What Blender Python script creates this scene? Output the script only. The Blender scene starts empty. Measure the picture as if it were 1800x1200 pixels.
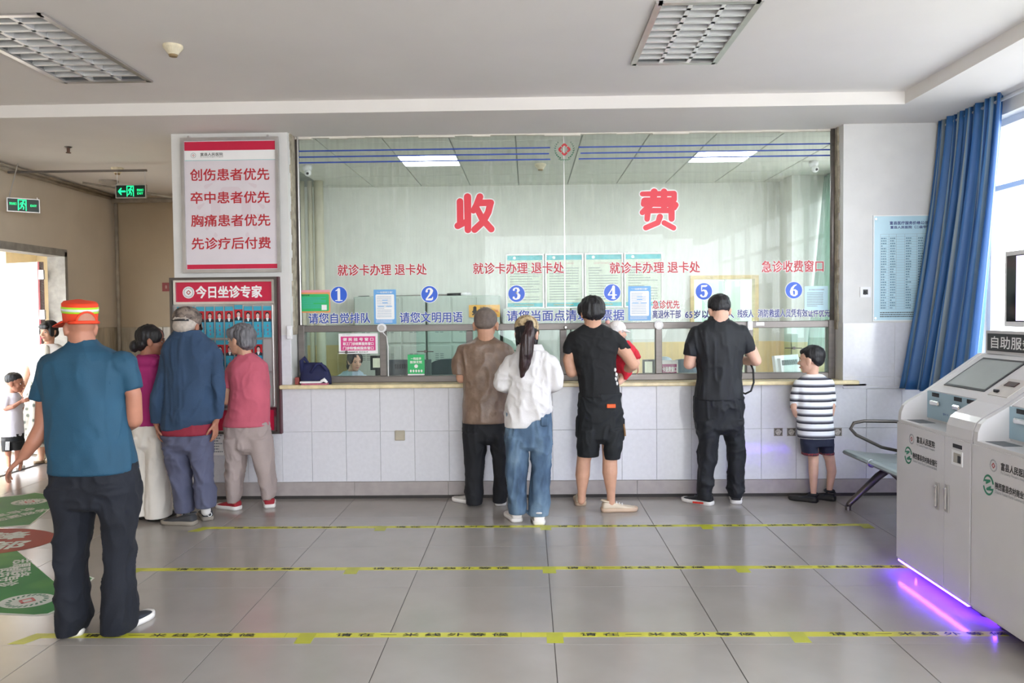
import bpy, math, random
import numpy as np
from mathutils import Vector, Matrix, Euler

random.seed(7)
SC = bpy.context.scene
COL = SC.collection

# ------------------------------------------------------------------ camera (28 mm lens, eye height 1.555 m, looking along +Y)
FPX = 1410.0
HC = 1.555
_cy = np.array([28.0, -48.0, FPX]); _cy /= np.linalg.norm(_cy)
_a = -(28.0 + (-0.0095) * (-48.0)) / FPX
_cx = np.array([1.0, -0.0095, _a]); _cx /= np.linalg.norm(_cx)
_cz = np.cross(_cx, _cy)
if _cz[1] > 0: _cz = -_cz
MW = np.array([_cx, _cy, _cz])           # rows: world axes in camera coordinates (right, down, forward)
cam_d = bpy.data.cameras.new('camera')
cam_d.sensor_width = 36.0
cam_d.lens = FPX / 1800.0 * 36.0
cam_d.clip_start = 0.05
cam = bpy.data.objects.new('camera', cam_d)
COL.objects.link(cam)
_R = Matrix(((MW[0][0], -MW[0][1], -MW[0][2]), (MW[1][0], -MW[1][1], -MW[1][2]), (MW[2][0], -MW[2][1], -MW[2][2])))
cam.matrix_world = Matrix.Translation((0, 0, HC)) @ _R.to_4x4()
SC.camera = cam

# ------------------------------------------------------------------ world, daylight, exposure
w = bpy.data.worlds.new('sky'); SC.world = w
w.use_nodes = True
nt = w.node_tree
bg = nt.nodes['Background']
tc = nt.nodes.new('ShaderNodeTexCoord'); sp = nt.nodes.new('ShaderNodeSeparateXYZ')
cr = nt.nodes.new('ShaderNodeValToRGB')
nt.links.new(tc.outputs['Generated'], sp.inputs[0]); nt.links.new(sp.outputs[2], cr.inputs[0])
cr.color_ramp.elements[0].position = 0.0; cr.color_ramp.elements[0].color = (0.93, 0.96, 1.0, 1)
cr.color_ramp.elements[1].position = 0.8; cr.color_ramp.elements[1].color = (0.72, 0.84, 1.0, 1)
nt.links.new(cr.outputs[0], bg.inputs['Color'])
bg.inputs['Strength'].default_value = 6.6
SC.view_settings.view_transform = 'Standard'
SC.view_settings.look = 'None'
SC.view_settings.gamma = 1.0
SC.view_settings.use_curve_mapping = False
SC.view_settings.exposure = 0.7
SC.cycles.use_denoising = True
SC.cycles.max_bounces = 10
SC.cycles.diffuse_bounces = 6
SC.cycles.transparent_max_bounces = 16
SC.cycles.sample_clamp_indirect = 8.0
SC.cycles.caustics_reflective = False
SC.cycles.caustics_refractive = False

sun_d = bpy.data.lights.new('sun', 'SUN'); sun_d.energy = 15.0; sun_d.angle = math.radians(1.0); sun_d.color = (1.0, 0.975, 0.945)
sun = bpy.data.objects.new('sun', sun_d); COL.objects.link(sun)
sun.rotation_euler = Vector((0.12, 0.52, -0.85)).to_track_quat('-Z', 'Y').to_euler()

def portal(loc, rot, sx, sy):
    l = bpy.data.lights.new('daylight_portal', 'AREA'); l.shape = 'RECTANGLE'; l.size = sx; l.size_y = sy
    l.cycles.is_portal = True
    o = bpy.data.objects.new('daylight_portal', l); COL.objects.link(o)
    o.location = loc; o.rotation_euler = rot
portal((0, -2.9, 1.6), (math.radians(90), 0, 0), 8.0, 3.1)            # entrance glazing behind the camera
portal((3.62, 2.6, 1.95), (0, math.radians(90), 0), 2.1, 7.4)         # windows of the right wall
portal((3.62, 8.4, 2.0), (0, math.radians(90), 0), 2.0, 1.9)          # office window

# ------------------------------------------------------------------ pixel of the 1800x1200 photograph -> point on a real plane
def ray(x, y): return MW @ np.array([x - 900.0, y - 600.0, FPX])
C0 = np.array([0, 0, HC])
def atY(x, y, Y): d = ray(x, y); return C0 + d * (Y / d[1])
def atZ(x, y, z): d = ray(x, y); return C0 + d * ((z - HC) / d[2])
def atX(x, y, X): d = ray(x, y); return C0 + d * (X / d[0])

# ------------------------------------------------------------------ materials
def lin(c):
    if isinstance(c, str):
        c = [int(c[i:i + 2], 16) / 255.0 for i in (0, 2, 4)]
    return tuple(((v / 12.92) if v <= 0.04045 else ((v + 0.055) / 1.055) ** 2.4) for v in c) + (1.0,)
MATS = {}
def mat(name, col, rough=0.6, metal=0.0, spec=0.5, var=0.06, vscale=6.0, bump=0.0, bscale=40.0, stretch=(1, 1, 1), trans=0.0, coat=0.0, rnd=0.0, emit=None, estr=1.0):
    if name in MATS: return MATS[name]
    m = bpy.data.materials.new(name); m.use_nodes = True
    n = m.node_tree.nodes; L = m.node_tree.links
    b = n['Principled BSDF']
    b.inputs['Roughness'].default_value = rough
    b.inputs['Metallic'].default_value = metal
    b.inputs['Specular IOR Level'].default_value = spec
    b.inputs['Coat Weight'].default_value = coat
    c = lin(col)
    tcn = n.new('ShaderNodeTexCoord'); mp = n.new('ShaderNodeMapping'); mp.inputs['Scale'].default_value = stretch
    L.new(tcn.outputs['Object'], mp.inputs[0])
    nz = n.new('ShaderNodeTexNoise'); nz.inputs['Scale'].default_value = vscale; nz.inputs['Detail'].default_value = 4
    L.new(mp.outputs[0], nz.inputs['Vector'])
    rp = n.new('ShaderNodeValToRGB')
    lo = tuple(max(0, v * (1 - 2.2 * var)) for v in c[:3]) + (1,)
    hi = tuple(min(1, v * (1 + 1.6 * var)) for v in c[:3]) + (1,)
    rp.color_ramp.elements[0].position = 0.28; rp.color_ramp.elements[0].color = lo
    rp.color_ramp.elements[1].position = 0.72; rp.color_ramp.elements[1].color = hi
    L.new(nz.outputs['Fac'], rp.inputs[0])
    out = rp.outputs[0]
    if rnd:
        oi = n.new('ShaderNodeObjectInfo'); hs = n.new('ShaderNodeHueSaturation')
        mr = n.new('ShaderNodeMapRange'); mr.inputs[3].default_value = 1 - rnd; mr.inputs[4].default_value = 1 + rnd
        L.new(oi.outputs['Random'], mr.inputs[0]); L.new(mr.outputs[0], hs.inputs['Value']); L.new(out, hs.inputs['Color']); out = hs.outputs[0]
    L.new(out, b.inputs['Base Color'])
    if bump:
        n2 = n.new('ShaderNodeTexNoise'); n2.inputs['Scale'].default_value = bscale; n2.inputs['Detail'].default_value = 3
        L.new(mp.outputs[0], n2.inputs['Vector'])
        bp = n.new('ShaderNodeBump'); bp.inputs['Strength'].default_value = bump; bp.inputs['Distance'].default_value = 0.01
        L.new(n2.outputs['Fac'], bp.inputs['Height']); L.new(bp.outputs[0], b.inputs['Normal'])
    if trans:
        tr = n.new('ShaderNodeBsdfTranslucent'); mx = n.new('ShaderNodeMixShader'); mx.inputs[0].default_value = trans
        L.new(out, tr.inputs['Color']); L.new(b.outputs[0], mx.inputs[1]); L.new(tr.outputs[0], mx.inputs[2])
        L.new(mx.outputs[0], n['Material Output'].inputs['Surface'])
    if emit is not None:
        b.inputs['Emission Color'].default_value = lin(emit); b.inputs['Emission Strength'].default_value = estr
    MATS[name] = m
    return m
def glassmat(name, tint, refl=0.9, dust_veil=0.0):
    m = bpy.data.materials.new(name); m.use_nodes = True
    n = m.node_tree.nodes; L = m.node_tree.links; n.remove(n['Principled BSDF'])
    t = n.new('ShaderNodeBsdfTransparent'); t.inputs[0].default_value = tint + (1,)
    g = n.new('ShaderNodeBsdfGlossy'); g.inputs['Roughness'].default_value = 0.01
    fr = n.new('ShaderNodeFresnel'); fr.inputs['IOR'].default_value = 1.45
    mm = n.new('ShaderNodeMath'); mm.operation = 'MULTIPLY'; mm.inputs[1].default_value = refl
    mx = n.new('ShaderNodeMixShader')
    L.new(fr.outputs[0], mm.inputs[0]); L.new(mm.outputs[0], mx.inputs[0]); L.new(t.outputs[0], mx.inputs[1]); L.new(g.outputs[0], mx.inputs[2])
    L.new(mx.outputs[0], n['Material Output'].inputs['Surface'])
    if dust_veil:  # dust streaks, painted also for the light streaks and veil on the glass
        tcn = n.new('ShaderNodeTexCoord'); mp = n.new('ShaderNodeMapping'); mp.inputs['Scale'].default_value = (9, 1, .6)
        nz = n.new('ShaderNodeTexNoise'); nz.inputs['Scale'].default_value = 3.0; nz.inputs['Detail'].default_value = 6; L.new(tcn.outputs['Object'], mp.inputs[0]); L.new(mp.outputs[0], nz.inputs['Vector'])
        mr = n.new('ShaderNodeMapRange'); mr.inputs[1].default_value = .42; mr.inputs[2].default_value = .8; mr.inputs[3].default_value = 0.0; mr.inputs[4].default_value = dust_veil; L.new(nz.outputs['Fac'], mr.inputs[0])
        df = n.new('ShaderNodeBsdfTranslucent'); df.inputs[0].default_value = (.95, .96, .97, 1); d2 = n.new('ShaderNodeBsdfDiffuse'); d2.inputs[0].default_value = (.9, .9, .9, 1); m1 = n.new('ShaderNodeMixShader'); L.new(df.outputs[0], m1.inputs[1]); L.new(d2.outputs[0], m1.inputs[2])
        m3 = n.new('ShaderNodeMixShader'); L.new(mr.outputs[0], m3.inputs[0]); L.new(mx.outputs[0], m3.inputs[1]); L.new(m1.outputs[0], m3.inputs[2]); L.new(m3.outputs[0], n['Material Output'].inputs['Surface'])
    MATS[name] = m; return m
def rampmat(name, cols, kind='NOISE', scale=20.0, rough=0.8, axis=2, stretch=(1, 1, 1), bump=0.2, interp='CONSTANT', detail=3.0, trans=0.0):
    """colours picked by a pattern: noise / voronoi blobs, or bands along one object axis"""
    m = bpy.data.materials.new(name); m.use_nodes = True
    n = m.node_tree.nodes; L = m.node_tree.links; b = n['Principled BSDF']; b.inputs['Roughness'].default_value = rough
    tcn = n.new('ShaderNodeTexCoord'); mp = n.new('ShaderNodeMapping'); mp.inputs['Scale'].default_value = stretch
    L.new(tcn.outputs['UV' if kind == 'UVBAND' else 'Object'], mp.inputs[0])
    if kind == 'NOISE':
        t = n.new('ShaderNodeTexNoise'); t.inputs['Scale'].default_value = scale; t.inputs['Detail'].default_value = detail; L.new(mp.outputs[0], t.inputs['Vector']); fac = t.outputs['Fac']
    elif kind == 'VORONOI':
        t = n.new('ShaderNodeTexVoronoi'); t.inputs['Scale'].default_value = scale; L.new(mp.outputs[0], t.inputs['Vector']); fac = t.outputs['Distance']
    else:
        s = n.new('ShaderNodeSeparateXYZ'); L.new(mp.outputs[0], s.inputs[0])
        q = n.new('ShaderNodeMath'); q.operation = 'MULTIPLY'; q.inputs[1].default_value = scale; L.new(s.outputs[axis], q.inputs[0])
        fr = n.new('ShaderNodeMath'); fr.operation = 'FRACT'; L.new(q.outputs[0], fr.inputs[0]); fac = fr.outputs[0]
    rp = n.new('ShaderNodeValToRGB'); rp.color_ramp.interpolation = interp
    els = rp.color_ramp.elements
    while len(els) < len(cols): els.new(0.5)
    for e, (p, c) in zip(els, cols): e.position = p
    for e, (p, c) in zip(els, cols): e.color = lin(c)
    L.new(fac, rp.inputs[0]); L.new(rp.outputs[0], b.inputs['Base Color'])
    if bump:
        n2 = n.new('ShaderNodeTexNoise'); n2.inputs['Scale'].default_value = 60; L.new(tcn.outputs['Object'], n2.inputs['Vector'])
        bp = n.new('ShaderNodeBump'); bp.inputs['Strength'].default_value = bump; bp.inputs['Distance'].default_value = 0.005
        L.new(n2.outputs['Fac'], bp.inputs['Height']); L.new(bp.outputs[0], b.inputs['Normal'])
    if trans:
        tr = n.new('ShaderNodeBsdfTranslucent'); mx = n.new('ShaderNodeMixShader'); mx.inputs[0].default_value = trans
        L.new(rp.outputs[0], tr.inputs['Color']); L.new(b.outputs[0], mx.inputs[1]); L.new(tr.outputs[0], mx.inputs[2])
        L.new(mx.outputs[0], n['Material Output'].inputs['Surface'])
    MATS[name] = m; return m

M_wall = mat('white_wall_paint', 'dcdbd9', 0.75, var=0.02, bump=0.05)
M_wallc = mat('corridor_wall_paint', 'b8a78e', 0.7, var=0.03, vscale=2)
M_ceil = mat('white_ceiling_paint', 'e6e2de', 0.85, var=0.015, vscale=1.5)
M_tile = mat('white_wall_tile', 'd9d9df', 0.08, var=0.02, vscale=30, rnd=0.012, bump=0.02, bscale=120)
M_skirt = mat('grey_skirting_tile', 'a59d9b', 0.3, var=0.05, vscale=12)
M_dark = mat('dark_gap', '35312f', 0.7)
M_floor = mat('beige_floor_tile', '9f9892', 0.17, var=0.035, vscale=3.0, rnd=0.012, spec=0.5)
M_grout = mat('floor_grout', '4f4a46', 0.8)
M_steel = mat('brushed_steel', '7c7672', 0.42, metal=0.6, var=0.06, vscale=30, stretch=(0.1, 1, 1))
M_steeld = mat('dark_steel', '655f5b', 0.4, metal=0.7)
M_alu = mat('aluminium_frame', 'c2bfbd', 0.3, metal=0.7)
M_chrome = mat('chrome', 'd8d8da', 0.12, metal=1.0)
M_plaster = mat('rough_plaster', 'a59c8a', 0.9, var=0.2, vscale=14, bump=0.5, bscale=20)
M_plasterw = mat('pale_plaster_edge', 'e2ddd2', 0.9, var=0.05)
M_counter = mat('cream_counter_stone', 'e8d8ac', 0.25, var=0.08, vscale=14)
M_glass = glassmat('clear_glass', (0.972, 0.988, 0.978), 0.35, 0.085)
M_glasst = glassmat('green_tinted_glass', (0.86, 0.955, 0.93), 0.8)
M_glassw = glassmat('window_glass', (0.97, 0.99, 0.99), 0.8)
M_white = mat('white_plastic', 'e6e6e8', 0.35, var=0.01)
M_black = mat('black_plastic', '1d1d20', 0.4)
M_grey = mat('grey_plastic', '60666c', 0.5)
M_red = mat('sign_red', 'c81f45', 0.35, var=0.02)
M_redink = mat('red_lettering', 'b8202c', 0.4, var=0.02)
M_redbig = mat('red_character_vinyl', 'e03444', 0.4, var=0.02)
M_blueink = mat('blue_lettering', '2345a0', 0.4, var=0.02)
M_navyink = mat('navy_lettering', '28307c', 0.4, var=0.02)
M_bluedot = mat('blue_disc_vinyl', '2c5fd0', 0.4, var=0.02)
M_paper = mat('white_print', 'f0f0f0', 0.5, var=0.01)
M_signbg = mat('sign_face_lilac', 'dcd5db', 0.3, var=0.015)
M_blackink = mat('black_ink', '2c2c2c', 0.6, var=0.02)
M_greyink = mat('grey_ink', '8b9298', 0.6, var=0.02)
M_cyan = mat('cyan_card', '41a9c4', 0.35, var=0.03)
M_skyblue = mat('sky_blue_poster', '6aa8e0', 0.4, var=0.02)
M_paleblue = mat('pale_blue_print', 'bfe0ec', 0.35, var=0.02)
M_green = mat('green_print', '2fb86a', 0.4, var=0.03)
M_teal = mat('teal_print', '46b8bc', 0.4, var=0.1, vscale=4)
M_magenta = mat('magenta_print', 'd63f86', 0.4, var=0.02)
M_orange = mat('orange_print', 'e89a62', 0.4, var=0.03)
M_gold = mat('gold_plate', 'd9a64a', 0.35, metal=0.3, var=0.04)
M_yellow = mat('yellow_tape', 'c7c334', 0.35, var=0.06, vscale=5)
M_yellow2 = mat('yellow_tape_doubled', 'b3b42a', 0.35, var=0.06, vscale=5)
M_locker = mat('pale_green_steel', 'b9c4bb', 0.4, var=0.02)
M_cream = mat('cream_wall', 'e6cf9c', 0.6, var=0.03)
M_officewall = mat('office_wall_paint', 'dedfd9', 0.7, var=0.02)
M_marble = mat('beige_marble', 'b3a894', 0.25, var=0.16, vscale=5, stretch=(3, 3, 0.5), rnd=0.05)
M_wood = mat('pale_wood_frame', 'd9c391', 0.5, var=0.06, stretch=(1, 1, 6))

# ------------------------------------------------------------------ mesh builder
ORG = {}
def children_origin(p):
    while p.parent is not None: p = p.parent
    return ORG.get(p.name, np.zeros(3))
def tag(o, label=None, cat=None, group=None, kind=None):
    if label: o['label'] = label
    if cat: o['category'] = cat
    if group: o['group'] = group
    if kind: o['kind'] = kind
    return o
def thing(name, label, cat, loc, group=None, kind=None):
    o = bpy.data.objects.new(name, None); COL.objects.link(o); o.empty_display_size = 0.1
    o.location = tuple(float(v) for v in loc); ORG[o.name] = np.array(loc, float)
    return tag(o, label, cat, group, kind)
def link_mesh(me, name, m, parent):
    o = bpy.data.objects.new(name, me); COL.objects.link(o)
    if m is not None:
        me.materials.clear(); me.materials.append(m)
    if parent is not None: o.parent = parent
    return o
class MB:
    def __init__(s): s.v = []; s.f = []
    def add(s, vs, fs):
        k = len(s.v); s.v += [tuple(float(c) for c in p) for p in vs]; s.f += [tuple(i + k for i in f) for f in fs]; return s
    def box(s, a, b, M=None):
        (x0, y0, z0), (x1, y1, z1) = a, b
        vs = [(x0, y0, z0), (x1, y0, z0), (x1, y1, z0), (x0, y1, z0), (x0, y0, z1), (x1, y0, z1), (x1, y1, z1), (x0, y1, z1)]
        if M is not None: vs = [tuple(M @ Vector(v)) for v in vs]
        return s.add(vs, [(0, 3, 2, 1), (4, 5, 6, 7), (0, 1, 5, 4), (1, 2, 6, 5), (2, 3, 7, 6), (3, 0, 4, 7)])
    def bbox(s, a, b, r=0.004):
        """box with chamfered edges along all faces (24 verts)"""
        a, b2 = np.minimum(a, b).astype(float), np.maximum(a, b).astype(float); r = min(r, *((b2 - a) * 0.45))
        c = (a + b2) / 2; h = (b2 - a) / 2; vs = []; idx = {}
        for sx in (-1, 1):
            for sy in (-1, 1):
                for sz in (-1, 1):
                    for ax in range(3):
                        p = np.array([sx, sy, sz]) * (h - r); p[ax] = (sx, sy, sz)[ax] * h[ax]
                        idx[(sx, sy, sz, ax)] = len(vs); vs.append(c + p)
        fs = []
        for ax in range(3):
            o1, o2 = [(1, 2), (0, 2), (0, 1)][ax]
            for sg in (-1, 1):
                def key(u, v):
                    q = [0, 0, 0]; q[ax] = sg; q[o1] = u; q[o2] = v; return tuple(q)
                fs.append([idx[key(-1, -1) + (ax,)], idx[key(1, -1) + (ax,)], idx[key(1, 1) + (ax,)], idx[key(-1, 1) + (ax,)]])
        for ax in range(3):
            o1, o2 = [(1, 2), (0, 2), (0, 1)][ax]
            for u in (-1, 1):
                for v in (-1, 1):
                    def key(t):
                        q = [0, 0, 0]; q[ax] = t; q[o1] = u; q[o2] = v; return tuple(q)
                    fs.append([idx[key(-1) + (o1,)], idx[key(1) + (o1,)], idx[key(1) + (o2,)], idx[key(-1) + (o2,)]])
        for sx in (-1, 1):
            for sy in (-1, 1):
                for sz in (-1, 1): fs.append([idx[(sx, sy, sz, 0)], idx[(sx, sy, sz, 1)], idx[(sx, sy, sz, 2)]])
        out = []
        vv = np.array(vs)
        for f in fs:
            p = vv[f]; nn = np.cross(p[1] - p[0], p[2] - p[0])
            out.append(f[::-1] if np.dot(nn, p.mean(0) - c) < 0 else f)
        return s.add(vs, out)
    def frust(s, p0, r0, p1, r1, n=14, caps=(True, True)):
        return s.tube([p0, p1], [r0, r1], n, caps)
    def tube(s, pts, r, n=10, caps=(True, True), closed=False):
        pts = [np.array(p, float) for p in pts]; m = len(pts)
        rs = r if hasattr(r, '__len__') else [r] * m
        t0 = None; k = len(s.v); prev = None
        for i, p in enumerate(pts):
            if closed: t = pts[(i + 1) % m] - pts[i - 1]
            else: t = pts[min(i + 1, m - 1)] - pts[max(i - 1, 0)]
            t = t / (np.linalg.norm(t) + 1e-9)
            if prev is None:
                up = np.array([0, 0, 1.0]) if abs(t[2]) < 0.9 else np.array([1.0, 0, 0])
                a = np.cross(t, up)
            else: a = prev - t * np.dot(prev, t)
            a /= np.linalg.norm(a); prev = a; b = np.cross(t, a)
            for j in range(n):
                an = 2 * math.pi * j / n
                s.v.append(tuple(p + rs[i] * (math.cos(an) * a + math.sin(an) * b)))
        for i in range(m if closed else m - 1):
            for j in range(n):
                a0 = k + i * n + j; a1 = k + i * n + (j + 1) % n; b0 = k + ((i + 1) % m) * n + j; b1 = k + ((i + 1) % m) * n + (j + 1) % n
                s.f.append((a0, a1, b1, b0))
        if not closed:
            if caps[0]: s.f.append(tuple(k + j for j in range(n))[::-1])
            if caps[1]: s.f.append(tuple(k + (m - 1) * n + j for j in range(n)))
        return s
    def ell(s, c, r, n=14, m=9, M=None):
        k = len(s.v); c = np.array(c, float); vs = []
        for i in range(1, m):
            th = math.pi * i / m
            for j in range(n):
                an = 2 * math.pi * j / n
                vs.append((r[0] * math.sin(th) * math.cos(an), r[1] * math.sin(th) * math.sin(an), r[2] * math.cos(th)))
        vs += [(0, 0, r[2]), (0, 0, -r[2])]
        if M is not None: vs = [tuple(M @ Vector(v)) for v in vs]
        s.v += [tuple(c + np.array(v)) for v in vs]
        for i in range(m - 2):
            for j in range(n):
                s.f.append((k + i * n + j, k + (i + 1) * n + j, k + (i + 1) * n + (j + 1) % n, k + i * n + (j + 1) % n))
        t = k + (m - 1) * n
        for j in range(n):
            s.f.append((t, k + j, k + (j + 1) % n)); s.f.append((t + 1, k + (m - 2) * n + (j + 1) % n, k + (m - 2) * n + j))
        return s
    def capsule(s, p0, r0, p1, r1, n=14):
        p0 = np.array(p0, float); p1 = np.array(p1, float); d = p1 - p0; L = np.linalg.norm(d)
        if L < 1e-6: return s.ell(p0, (r0, r0, r0))
        d = d / L; pts = []; rs = []
        for a in (0.0, 0.35, 0.7, 1.0): 
            th = a * math.pi / 2; pts.append(p0 - d * r0 * math.cos(th) * 0.999); rs.append(max(1e-4, r0 * math.sin(th)))
        for a in (1.0, 0.7, 0.35, 0.0):
            th = a * math.pi / 2; pts.append(p1 + d * r1 * math.cos(th) * 0.999); rs.append(max(1e-4, r1 * math.sin(th)))
        return s.tube(pts, rs, n)
    def loft(s, rings, n=26, e=2.3):
        """rings of (cx, cy, cz, rx, ry); horizontal superellipses"""
        k = len(s.v)
        for cx, cy, cz, rx, ry in rings:
            for j in range(n):
                an = 2 * math.pi * j / n; c_, s_ = math.cos(an), math.sin(an)
                s.v.append((cx + rx * math.copysign(abs(c_) ** (2 / e), c_), cy + ry * math.copysign(abs(s_) ** (2 / e), s_), cz))
        m = len(rings)
        for i in range(m - 1):
            for j in range(n):
                s.f.append((k + i * n + j, k + i * n + (j + 1) % n, k + (i + 1) * n + (j + 1) % n, k + (i + 1) * n + j))
        s.f.append(tuple(k + j for j in range(n))[::-1]); s.f.append(tuple(k + (m - 1) * n + j for j in range(n)))
        return s
    def prism(s, poly, d0, d1, fr):
        """poly of (u, v) in frame fr, extruded from depth d0 to d1 (towards the viewer side)"""
        n = len(poly); vs = [fr.p(u, v, d0) for u, v in poly] + [fr.p(u, v, d1) for u, v in poly]
        fs = [tuple(range(n))[::-1], tuple(range(n, 2 * n))] + [(i, (i + 1) % n, n + (i + 1) % n, n + i) for i in range(n)]
        return s.add(vs, fs)
    def mesh(s, name='m', org=None):
        me = bpy.data.meshes.new(name)
        v = np.array(s.v, float)
        if org is not None: v = v - org
        me.from_pydata(v.tolist(), [], s.f); me.update(); return me
    def build(s, name, m, parent, smooth=False, label=None, bevel=0.0):
        org = children_origin(parent)
        me = s.mesh(name, org)
        if smooth: me.polygons.foreach_set('use_smooth', [True] * len(me.polygons))
        o = link_mesh(me, name, m, parent)
        if label: o['label'] = label
        return o
    def top(s, name, m, label=None, cat=None, loc=None, group=None, kind=None, smooth=False):
        loc = np.array(loc if loc is not None else np.array(s.v).mean(0), float)
        me = s.mesh(name, loc)
        if smooth: me.polygons.foreach_set('use_smooth', [True] * len(me.polygons))
        o = link_mesh(me, name, m, None); o.location = tuple(loc); ORG[o.name] = loc
        return tag(o, label, cat, group, kind)
def struct(name, mb, m, loc=(0, 0, 0)):
    return mb.top(name, m, loc=loc, kind='structure')

class Frame:
    def __init__(s, o, r=(1, 0, 0), u=(0, 0, 1)):
        s.o = np.array(o, float); s.r = np.array(r, float); s.u = np.array(u, float); s.n = np.cross(s.r, s.u)
    def p(s, u, v, d=0.0): return s.o + u * s.r + v * s.u + d * s.n
def rect(fr, u0, v0, u1, v1, d=0.0, mb=None):
    mb = mb or MB(); return mb.add([fr.p(u0, v0, d), fr.p(u1, v0, d), fr.p(u1, v1, d), fr.p(u0, v1, d)], [(0, 1, 2, 3)])
def slab(fr, u0, v0, u1, v1, d0, d1, mb=None):
    mb = mb or MB(); return mb.prism([(u0, v0), (u1, v0), (u1, v1), (u0, v1)], d0, d1, fr)
def rrect(u0, v0, u1, v1, r, k=4):
    out = []
    for cx, cy, a0 in ((u1 - r, v0 + r, -90), (u1 - r, v1 - r, 0), (u0 + r, v1 - r, 90), (u0 + r, v0 + r, 180)):
        for i in range(k + 1):
            a = math.radians(a0 + 90 * i / k); out.append((cx + r * math.cos(a), cy + r * math.sin(a)))
    return out
def flat(fr, poly, d=0.0, mb=None):
    mb = mb or MB(); return mb.add([fr.p(u, v, d) for u, v in poly], [tuple(range(len(poly)))])
def circ(cx, cy, rx, ry=None, n=28): return [(cx + rx * math.cos(2 * math.pi * i / n), cy + (ry or rx) * math.sin(2 * math.pi * i / n)) for i in range(n)]
def border(fr, u0, v0, u1, v1, t, d0, d1, mb=None):
    mb = mb or MB()
    slab(fr, u0, v0, u0 + t, v1, d0, d1, mb); slab(fr, u1 - t, v0, u1, v1, d0, d1, mb)
    slab(fr, u0 + t, v0, u1 - t, v0 + t, d0, d1, mb); slab(fr, u0 + t, v1 - t, u1 - t, v1, d0, d1, mb); return mb
def strokes(fr, lines, d=0.0, mb=None, grow=0.0, k=8):
    """flat brush strokes: each line is a list of (u, v, r)"""
    mb = mb or MB(); i = 0
    for ln in lines:
        i += 1; dd = d + 0.00005 * i
        for a, b in zip(ln[:-1], ln[1:]):
            ax, ay, ar = a; bx, by, br = b; ar += grow; br += grow
            th = math.atan2(by - ay, bx - ax); poly = []
            for q in range(k + 1):
                an = th + math.pi / 2 + math.pi * q / k; poly.append((ax + ar * math.cos(an), ay + ar * math.sin(an)))
            for q in range(k + 1):
                an = th - math.pi / 2 + math.pi * q / k; poly.append((bx + br * math.cos(an), by + br * math.sin(an)))
            flat(fr, poly, dd, mb); dd += 0.00001
    return mb
_TX = {}
def text_geo(body, spacing):
    key = (body, spacing)
    if key not in _TX:
        c = bpy.data.curves.new('t', 'FONT'); c.body = body; c.space_character = spacing; c.resolution_u = 2
        o = bpy.data.objects.new('t', c); COL.objects.link(o)
        dg = bpy.context.evaluated_depsgraph_get(); me = bpy.data.meshes.new_from_object(o.evaluated_get(dg))
        v = np.array([x.co[:] for x in me.vertices]); f = [tuple(p.vertices) for p in me.polygons]
        bpy.data.objects.remove(o); bpy.data.curves.remove(c); bpy.data.meshes.remove(me)
        _TX[key] = (v, f)
    return _TX[key]
def text(fr, body, cu, cv, w, h, d=0.001, bold=0.02, spacing=1.0, mb=None, grow=0.0):
    """lettering fitted to a w x h box centred on (cu, cv); w None keeps the proportions; weight is added by shifted copies"""
    mb = mb or MB(); v, f = text_geo(body, spacing)
    lo, hi = v.min(0), v.max(0); c = (lo + hi) / 2
    sy = h / (hi[1] - lo[1]); sx = sy if w is None else w / (hi[0] - lo[0])
    base = np.array([fr.p((p[0] - c[0]) * sx + cu, (p[1] - c[1]) * sy + cv, d) for p in v]); r = bold + grow; n = 4 if grow == 0 else 8
    sh = [(0.0, 0.0)] + ([(r * math.cos(2 * math.pi * (i + .5) / n), r * math.sin(2 * math.pi * (i + .5) / n)) for i in range(n)] if r > .012 else [])
    for i, (a, b) in enumerate(sh): mb.add(base + a * sy * fr.r + b * sy * fr.u + fr.n * (.00003 * i), f)
    return mb
def textlines(fr, u0, v0, u1, v1, rows, d, mb=None, seed=1, fill=0.92):
    """lines of print too small to read: rows of short dark dashes"""
    mb = mb or MB(); rg = random.Random(seed); dv = (v1 - v0) / rows
    for i in range(rows):
        vc = v1 - (i + 0.5) * dv; u = u0; end = u0 + (u1 - u0) * (fill if rg.random() < 0.7 else rg.uniform(0.3, 0.8))
        while u < end:
            l = rg.uniform(0.5, 1.0) * dv * 0.8; rect(fr, u, vc - dv * 0.22, min(u + l, end), vc + dv * 0.22, d, mb); u += l + dv * 0.18
    return mb
def copy_tree(o, loc, label=None, parent=None):
    c = o.copy(); COL.objects.link(c)
    if parent is None:
        c.location = tuple(float(v) for v in loc); ORG[c.name] = np.array(loc, float)
        if label: c['label'] = label
    else: c.parent = parent
    for ch in list(o.children): copy_tree(ch, None, None, c)
    return c
ORD = ['leftmost', 'second from left', 'third from left', 'fourth from left', 'fifth from left', 'sixth from left', 'seventh from left', 'eighth from left', 'ninth from left', 'rightmost']

# ================================================================== THE SETTING
YW, YG, ZL, ZU, XR, XL = 6.766, 6.978, 3.105, 3.2, 3.47, -5.25
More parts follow.
